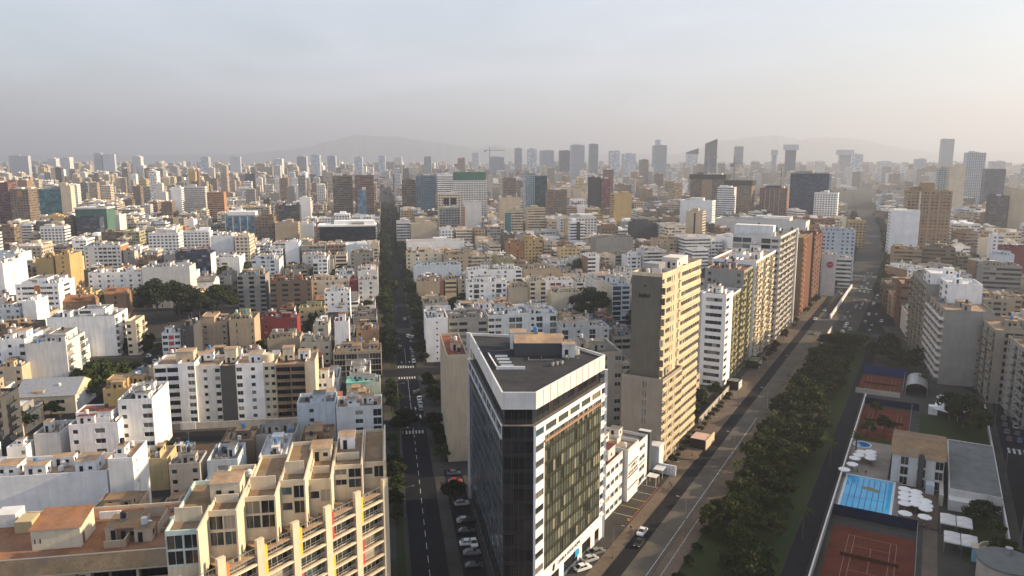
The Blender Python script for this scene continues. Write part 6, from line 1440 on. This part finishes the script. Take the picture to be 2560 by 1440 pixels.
for grp, (lst, wh_) in enumerate(((U1, 'on pale terrace above the pool'), (U2, 'on the dining terrace right of the pool'))):
    for k, (u, v) in enumerate(lst):
        X, Y = at(u, v, 2.5); lab = f"white umbrella {wh_}, {nth(k)} counted from the back"
        if first: ub.location = (X, Y, .3); ub['label'] = lab; first = False
        else: dup(ub, lab, None, (X, Y, .3), k * .37)
# club house
def clubhouse():
    X, Y = FV.to(54.0, 88.5); r = thing('club_house', 'pale club house with big dark windows and brown sloping roof beside the pool', 'club house', (X, Y, 0), -R(29)); rr = random.Random(8)
    block(r, rect(0, 13.4, 0, 22), 0, 9.2, ['.F.F.F', None, None, 'w...w'], [OFF] * 4, roof('brownroof'), rng=rr, fh=3.06, para=0, gk='dark')
    b = MB(); b.q((-.6, -.6, 9.3), (14, -.6, 9.3), (14, 11, 11.2), (-.6, 11, 11.2)); b.q((14, 22.6, 9.3), (-.6, 22.6, 9.3), (-.6, 11, 11.2), (14, 11, 11.2)); b.tri((13.4, 0, 9.2), (13.4, 22, 9.2), (13.4, 11, 11), 1); b.tri((0, 22, 9.2), (0, 0, 9.2), (0, 11, 11), 1); b.build('tiled_roof', [roof('brownroof'), OFF], r)
    b = MB(); b.box(6.9, 8.3, -1.1, -.01, 0, 10.4); b.build('dark_pier', wall('charcoal'), r); b = MB(); b.box(9.2, 11.4, -4, -.3, 0, 3); b.build('porch', wall('paleblue'), r)
    r = thing('sports_hall', 'low hall with a large plain grey roof right of the club house', 'hall', (*FV.to(68.8, 80), 0), -R(29)); block(r, rect(0, 12.6, 0, 43), 0, 4.6, ['.RRRR', None, None, None], [OFF] * 4, plain('grey_membrane', (.16, .165, .16), .8, noise=.25, scale=.3), rng=rr, fh=4.6, para=.25)
    b = MB(); b.box(-2.2, -1.2, -2, 40, 0, 3.2); b.build('side_wall', wall('stone'), r); b = MB(); b.box(0, 9, -3.6, -.02, 0, 3.); b.build('front_porch', OFF, r)
clubhouse()
def tent(r_, l_, label):
    X, Y = FV.to(r_, l_); r = thing('canopy_tent', label, 'canopy', (X, Y, 0), -R(29), 'pairs of white square canopies')
    for i in (0, 1):
        for j in (0, 1):
            x, y = i * 3.7, j * 3.2; b = MB(); c = (x + 1.75, y + 1.5, 3.7)
            P = [(x, y, 2.9), (x + 3.5, y, 2.9), (x + 3.5, y + 3, 2.9), (x, y + 3, 2.9)]
            for k in range(4): b.tri(P[k], P[(k + 1) % 4], c)
            for k in range(4): b.q((*P[k][:2], 2.6), (*P[(k + 1) % 4][:2], 2.6), P[(k + 1) % 4], P[k])
            b.build('canopy', plain('canopy_cloth', (.6, .58, .56), .8), r)
            b = MB(); b.bar((x + .1, y + .1, 0), (x + .1, y + .1, 2.9), .08); b.bar((x + 3.4, y + 2.9, 0), (x + 3.4, y + 2.9, 2.9), .08); b.build('post', METAL, r)
tent(66.8, 60.5, 'white square canopies beside the dining terrace, farther pair'); tent(67.6, 50, 'white square canopies near bottom right, nearer pair')
def court(label, r0, r1, l0, l1, lines=True, z=.02):
    r = thing('tennis_court', label, 'tennis court', (0, 0, 0), 0, 'clay tennis courts'); b = MB(); b.poly([(*p, z) for p in frect(FV, r0, r1, l0, l1)]); b.build('clay', CLAY, r)
    cx, cy = (r0 + r1) / 2, (l0 + l1) / 2; cw, cl = 5.48, 11.9
    for (a0, a1, c0, c1) in [(x - .05, x + .05, cy - cl, cy + cl) for x in (cx - cw, cx - 4.1, cx + 4.1, cx + cw)] + [(cx - .05, cx + .05, cy - 6.4, cy + 6.4)] + [(cx - 4.04, cx + 4.04, y - .05, y + .05) for y in (cy - 6.4, cy + 6.4)] + [(cx - 5.42, cx + 5.42, y - .05, y + .05) for y in (cy - cl, cy + cl)]:
        b = MB(); b.poly([(*p, z + .006) for p in frect(FV, a0, a1, c0, c1)]); b.build('court_line', plain('court_paint', (.3, .2, .16), .9), r)
    b = MB(); b.box(-6.4, 6.4, -.015, .015, .03, .9); o_ = b.build('net', plain('net_brown', (.09, .035, .02), .9), r); o_.location = (*FV.to(cx, cy), z); o_.rotation_euler = (0, 0, -R(29))
    return r
court('red clay tennis court below the swimming pool, nearest', 42.6, 61.6, 20, 52.6); court('shaded red clay court behind the clubhouse roof', 41.0, 57.2, 126, 163); court('red clay court in front of the blue screen, farthest', 37.0, 53.0, 180.5, 211)
def screen(label, r0, r1, l, h, m, name='court_screen', th=.15):
    b = MB(); b.prism(frect(FV, r0, r1, l, l + th), 0, h, 0, 0); return tag(b.build(name, m), label, 'screen')
NAVY = plain('navy_screen', (.012, .018, .05), .9, noise=.3)
screen('dark navy screen between pool and the nearest clay court', 41.6, 61.8, 58.5, 3., NAVY); screen('blue screen at the far end of the farthest clay court', 36.8, 54.4, 212.2, 4., plain('blue_screen', (.02, .04, .14), .85, noise=.3)); screen('pale low wall in front of the farthest clay court', 36.6, 53, 179.6, 2.2, wall('stone')); screen('dark screen behind the shaded clay court', 41.0, 60, 166, 2.6, NAVY)
def fence(label, r0, r1, l0, l1, h=3.2):
    r = thing('court_fence', label, 'fence', (0, 0, 0), 0, 'court fences'); n_ = max(2, int(max(r1 - r0, l1 - l0) / 3.))
    for k in range(n_ + 1):
        p = FV.to(r0 + (r1 - r0) * k / n_, l0 + (l1 - l0) * k / n_); b = MB(); b.bar((*p, 0), (*p, h), .08); b.build('post', METAL, r)
    a, c_ = FV.to(r0, l0), FV.to(r1, l1)
    for z in (h, h * .5): b = MB(); b.bar((*a, z), (*c_, z), .05); b.build('rail', METAL, r)
fence('thin steel fence right of the nearest clay court', 61.8, 61.8, 20, 57); fence('thin steel fence right of the farthest clay court', 53.6, 53.6, 180, 212); fence('thin steel fence right of the shaded clay court', 57.6, 57.6, 126, 163)
r = thing('vaulted_shed', 'grey vaulted roof right of the farthest clay court', 'shed', (*FV.to(54.5, 186), 0), -R(29)); b = MB()
for k in range(10):
    a, c = math.pi * k / 10, math.pi * (k + 1) / 10; p = lambda t_, y: (4 - 4 * math.cos(t_), y, 2.6 + 2.6 * math.sin(t_)); b.q(p(a, 0), p(c, 0), p(c, 18), p(a, 18))
b.build('vault', METAL, r); b = MB(); b.box(0, .2, 0, 18, 0, 2.6); b.box(7.8, 8, 0, 18, 0, 2.6); b.build('wall', wall('concrete'), r)
r = thing('white_tent', 'white pointed tent roof in the club garden', 'tent', (*FV.to(64.5, 163), 0), -R(29)); b = MB()
pt = [(0, 0, 2.6), (8, -3.5, 2.2), (12.5, 2.5, 3.6), (8.8, 6.5, 2.4), (1, 6, 4.4)]; c = (6, 2, 5.2)
for k in range(5): b.tri(pt[k], pt[(k + 1) % 5], c)
b.build('membrane', plain('tent_cloth', (.72, .72, .74), .7), r)
for p in pt: b = MB(); b.bar((p[0], p[1], 0), p, .12); b.build('pole', OFF, r)
b = MB(); b.box(-1.4, 1.6, .4, 3, 0, 3.2); b.build('wall', WH, r)
r = thing('round_tank', 'big round grey roof at lower right corner', 'tank', (*FV.to(80, 41), 0)); b = MB(); b.cyl(0, 0, 0, 5.2, 6, 6, 32, 0, False); b.build('wall', wall('stone'), r); b = MB(); b.cyl(0, 0, 5.2, 5.5, 6.3, 6.3, 32); b.build('roof', plain('grey_membrane', (.16, .165, .16), .8), r); b = MB(); b.cyl(2, 3, 5.5, 7, .8, .8, 12); b.build('vent', METAL, r)
r = thing('kiosk', 'light blue kiosk beside the big round roof', 'kiosk', (*FV.to(73.5, 48), 0), -R(29)); b = MB(); b.box(0, 2.6, 0, 2.4, 0, 3.6); b.build('wall', plain('kiosk_blue', (.2, .42, .6), .6), r); b = MB(); b.box(-.2, 2.8, -.2, 2.6, 3.61, 3.75); b.build('roof', wall('sand'), r)
r = thing('garden_wall', 'curved sand coloured wall behind the round roof', 'wall', (*FV.to(78, 48.5), 0)); b = MB()
for k in range(8):
    a, c = .4 + k * .28, .4 + (k + 1) * .28; b.bar((3.4 * math.cos(a), 2.6 * math.sin(a), 2.4), (3.4 * math.cos(c), 2.6 * math.sin(c), 2.4), .25, h=4.8)
b.build('wall', wall('sand'), r)
for k, (u, v, m) in enumerate(((2455, 992, 'blue_sheet'), (2540, 1045, 'teal_sheet'))):
    r = thing('market_stall', ('bright blue awning stall among parked cars at right', 'teal awning stall at the right picture edge')[k], 'stall', (*at(u, v), 0), -R(29), 'awning stalls'); b = MB(); b.q((0, 0, 2.2), (3.6, 0, 2.2), (3.6, 2.6, 2.9), (0, 2.6, 2.9)); b.build('awning', plain(m, (.03, .25, .6) if k == 0 else (.1, .4, .45), .6), r); b = MB()
    for x in (.1, 3.5): b.bar((x, .1, 0), (x, .1, 2.2), .07); b.bar((x, 2.5, 0), (x, 2.5, 2.85), .07)
    b.build('frame', METAL, r); b = MB(); b.box(.3, 3.3, .4, 1.2, 0, .9); b.build('counter', wall('brown'), r)
strip('car_park', frect(FV, 84.9, 103, 141, 195), .016, ASPHALT)
# ------------------------------------------------------------------ cars
def car_base():
    r = thing('car', '', 'car', (0, 0, 0), 0, 'cars in the streets'); b = MB()
    prof = [(-2.15, .35, .55, .78), (-2.05, .3, .82, .86), (-1.3, .28, .92, .9), (.9, .28, .95, .9), (1.75, .3, .86, .88), (2.12, .36, .66, .78)]   # y, z low, z high, half width
    for (y0, a0, h0, w0), (y1, a1, h1, w1) in zip(prof, prof[1:]):
        b.q((-w0 * .93, y0, h0), (w0 * .93, y0, h0), (w1 * .93, y1, h1), (-w1 * .93, y1, h1)); b.q((w0, y0, a0), (w1, y1, a1), (w1, y1, h1 - .12), (w0, y0, h0 - .12)); b.q((w0, y0, h0 - .12), (w1, y1, h1 - .12), (w1 * .93, y1, h1), (w0 * .93, y0, h0)); b.q((-w1, y1, a1), (-w0, y0, a0), (-w0, y0, h0 - .12), (-w1, y1, h1 - .12)); b.q((-w1, y1, h1 - .12), (-w0, y0, h0 - .12), (-w0 * .93, y0, h0), (-w1 * .93, y1, h1))
    for (y, a, h, w), s in ((prof[0], 1), (prof[-1], -1)):
        p = [(-w, y, a), (w, y, a), (w * .93, y, h), (-w * .93, y, h)]; b.poly(p if s > 0 else p[::-1])
    b.q((-.62, -1.0, 1.44), (.62, -1.0, 1.44), (.6, .35, 1.45), (-.6, .35, 1.45))
    for x in (-1, 1): b.bar((.66 * x, -.95, 1.41), (.62 * x, .32, 1.42), .08); b.bar((.64 * x, .35, 1.42), (.8 * x, 1.05, .95), .07); b.bar((.66 * x, -1., 1.42), (.8 * x, -1.75, .93), .08); b.bar((.66 * x, -.3, 1.42), (.82 * x, -.3, .95), .06)
    b.build('body', plain('car_white', (.7, .7, .7), .25), r)
    b = MB(); b.q((-.78, 1.1, .94), (.78, 1.1, .94), (.6, .36, 1.43), (-.6, .36, 1.43)); b.q((.78, -1.8, .93), (-.78, -1.8, .93), (-.62, -1.02, 1.43), (.62, -1.02, 1.43))
    for x in (-1, 1):
        q = [(.82 * x, -1.75, .94), (.82 * x, 1.08, .94), (.62 * x, .36, 1.42), (.64 * x, -1.02, 1.42)]; b.poly(q if x > 0 else q[::-1])
    b.build('windows', plain('car_glass', (.015, .018, .02), .08), r)
    w = MB(); w.cyl(0, 0, 0, .2, .32, .32, 12); wm_ = w.mesh('wheel', [plain('tyre', (.02, .02, .02), .8)])
    for x in (-.88, .68):
        for y in (-1.35, 1.3): o = link('wheel', wm_, r, (x, y, .32)); o.rotation_euler = (0, math.pi / 2, 0)
    for x in (-.6, .6):
        b = MB(); b.box(x - .17, x + .17, 2.04, 2.13, .58, .7); b.build('headlight', plain('lamp_glass', (.7, .7, .68), .15), r); b = MB(); b.box(x - .16, x + .16, -2.17, -2.1, .62, .74); b.build('tail_light', plain('tail_red', (.35, .02, .02), .3), r)
    return r
cb = car_base(); CARC = dict(white=(.7, .7, .7), black=(.02, .02, .022), silver=(.38, .39, .4), red=(.3, .03, .03), blue=(.05, .1, .25), grey=(.14, .14, .15), plum=(.12, .05, .12))
cfirst = True
def car(X, Y, az, col, label):
    global cfirst
    o = cb if cfirst else dup(cb)
    cfirst = False; o.location = (X, Y, .02); o.rotation_euler = (0, 0, -R(az)); o['label'] = label
    bo = [c for c in KIDS[o.name] if c.name.startswith('body')][0]; bo.material_slots[0].link = 'OBJECT'; bo.material_slots[0].material = plain('car_' + col, CARC[col], .25)
for u, v, az, col, lab in ((1155, 1262, 78, 'silver', 'silver car parked nose in beside the glass office wall, farther'), (1184, 1362, 168, 'white', 'white car parked beside the glass office wall, nearest'), (1172, 1305, 80, 'black', 'dark car between the silver and white parked cars'), (1020, 842, -9, 'white', 'white car driving far up the shaded long street'), (1037, 985, -9, 'black', 'dark car on the long street above the crossing'), (1012, 800, -9, 'silver', 'small pale car farthest up the long street'), (1000, 870, -9, 'grey', 'grey car parked left on the long street'), (1034, 845, -9, 'white', 'pale car parked right on the long street'), (1605, 1334, 209, 'white', 'white car driving down the avenue'), (1598, 1362, 209, 'black', 'black car right in front of the white car on avenue'), (1475, 1402, 60, 'silver', 'silver car parked before the office shops, farther one'), (1457, 1424, 60, 'white', 'white car parked before the office shops, nearest one'), (1492, 1384, 60, 'grey', 'grey car parked before the office shops beside the blue sign'), (2408, 949, 120, 'white', 'white car crossing the road below the right hand block'), (2356, 997, 100, 'white', 'white car behind the white tent'), (388, 905, -12, 'white', 'white car on the left side street beside green tree'), (372, 892, -12, 'silver', 'silver car on the left side street'), (398, 922, -12, 'grey', 'grey car on the left side street nearest the roofs'), (2038, 800, 209, 'white', 'white van sized car farther along avenue'), (2092, 712, 205, 'silver', 'small pale car where the avenue narrows')):
    car(*at(u, v), az, col, lab)
rng = random.Random(31)
for k in range(14):
    r_, l_ = 87.5 + (k % 4) * 3.1, 146 + (k // 4) * 8.; car(*FV.to(r_, l_), 29 + 4 * (k % 3), rng.choice(('plum', 'grey', 'black', 'blue', 'silver', 'plum')), f"car in the shaded car park at right, {nth(k // 4)} row, {nth(k % 4)} from left")
for k, (l_, c_) in enumerate(((-28, 'grey'), (-22, 'black'), (-16.5, 'silver'), (-11, 'blue'), (2, 'black'), (8, 'grey'), (13, 'white'), (19, 'black'), (25, 'silver'), (44, 'white'), (50, 'red'), (56, 'grey'))):
    car(*FS.to(10.2 + .2 * (k % 3), l_), 80.5 + 3 * (k % 2), c_, f"{c_} car in the shaded bays beside office glass wall, {nth(k)} from picture bottom")
for k, (l_, c_) in enumerate(((118, 'grey'), (124, 'silver'), (131, 'white'), (140, 'black'), (188, 'white'), (195, 'silver'), (203, 'grey'), (212, 'white'), (226, 'black'), (238, 'silver'))):
    car(*FS.to(3.6, l_), -9.5, c_, f"{c_} car parked along right kerb of the long street, {nth(k)} from the crossing")
k = 0
for l_ in np.arange(285, 560, 8.5):
    for lane in (3.6, 6.6, 17., 20., 23., 29., 33., 37.):
        if rng.random() < (.33 if lane > 12 else .12) and not (lane > 26 and l_ > 500):
            o_ = float(np.interp(l_, [x[1] for x in BEND], [x[0] for x in BEND])); car(*FV.to(lane + o_, l_ + rng.uniform(-2, 2)), 29 if lane > 12 else 209, rng.choice(('black', 'grey', 'grey', 'silver', 'white', 'blue')), f"small car in the far avenue traffic, {nth(k)} counted from the near end"); k += 1
# ------------------------------------------------------------------ people
SKIN = plain('skin', (.35, .2, .13), .6); HAIR = plain('hair', (.02, .015, .012), .7)
def person(u, v, shirt, trousers, walk, az, label):
    me = PM[walk].copy()
    for m in (plain('cloth_' + shirt[0], shirt[1], .9), plain('cloth_' + trousers[0], trousers[1], .9), SKIN, HAIR): me.materials.append(m)
    for p in me.polygons:
        c = p.center; p.material_index = 3 if c.z > 1.72 or (c.z > 1.6 and c.y < -.02) else 2 if c.z > 1.5 or (abs(c.x) > .19 and c.z < 1.02) else 0 if c.z > .92 else 1; p.use_smooth = True
    o = link('person', me, None, (*at(u, v), .02), -R(az)); tag(o, label, 'person', 'people on the pavements')
D_ = ('dark', (.03, .03, .035)); person(1570, 1310, ('yellow', (.55, .6, .05)), D_, 0, 200, 'person in a yellow vest standing on the clinic forecourt'); person(1577, 1328, D_, ('grey', (.12, .12, .13)), 1, 40, 'person in dark clothes walking near the white car'); person(1674, 1216, D_, D_, 1, 209, 'person in dark clothes on pavement near the canopy'); person(1679, 1220, ('blue', (.06, .09, .2)), D_, 1, 209, 'person in blue beside the one in dark clothes'); person(1533, 1372, ('lime', (.5, .5, .06)), D_, 0, 120, 'person in a lime vest on the warm pavement'); person(1730, 1143, ('orange', (.5, .18, .05)), D_, 1, 30, 'person in orange beside the round terrace'); person(1970, 945, D_, D_, 1, 29, 'person in dark clothes on the far avenue pavement'); person(2143, 1182, ('blue', (.06, .09, .2)), D_, 0, 100, 'person in blue standing at the pool head'); person(2164, 1188, D_, D_, 0, 150, 'person in dark clothes at the pool head')
# ------------------------------------------------------------------ lamps
def lamp():
    r = thing('street_lamp', '', 'street lamp', (0, 0, 0), 0, 'street lamps'); b = MB(); b.cyl(0, 0, 0, 8.5, .13, .07, 8); b.cyl(0, 0, 0, .5, .22, .22, 8); b.build('pole', plain('lamp_grey', (.16, .16, .16), .6), r); b = MB(); b.bar((0, 0, 8.4), (2.2, 0, 8.9), .08); b.build('arm', plain('lamp_grey', (.16, .16, .16), .6), r); b = MB(); b.box(1.9, 2.7, -.14, .14, 8.78, 8.92); b.build('lamp_head', METAL, r); return r
lp = lamp(); spots = [(FV, -1.9, l, 29, 'left kerb of the avenue') for l in (8, 52, 96, 140, 184, 228, 272)] + [(FV, 9.3, l, 209, 'right pavement of the avenue') for l in (30, 84, 138, 192)] + [(FS, -4.9, l, -9.5, 'left kerb of the long street') for l in (30, 75, 125, 200, 280)] + [(FV, 84.2, l, 29, 'right hand road') for l in (60, 110, 160)]
cnt = {}
for k, (fr, r_, l_, az, wh_) in enumerate(spots):
    o = lp if k == 0 else dup(lp); o.location = (*fr.to(r_, l_), .1); o.rotation_euler = (0, 0, -R(az)); n_ = cnt.get(wh_, 0); cnt[wh_] = n_ + 1; o['label'] = f"grey street lamp on the {wh_}, {nth(n_)} from the near end"
# ------------------------------------------------------------------ the air
t = NT('haze_air'); t.t.nodes.remove(t.b); pv = t.n('VolumePrincipled'); pv.inputs['Color'].default_value = (.66, .715, .835, 1); pv.inputs['Density'].default_value = HAZE; pv.inputs['Anisotropy'].default_value = .30
t.t.links.new(pv.outputs[0], t.o.inputs['Volume'])
b = MB(); b.box(-12100, 12100, -500, 19600, -1, 700); hz = b.build('haze', t.m); tag(hz, 'thin city haze', 'haze', None, 'stuff'); hz.visible_shadow = True
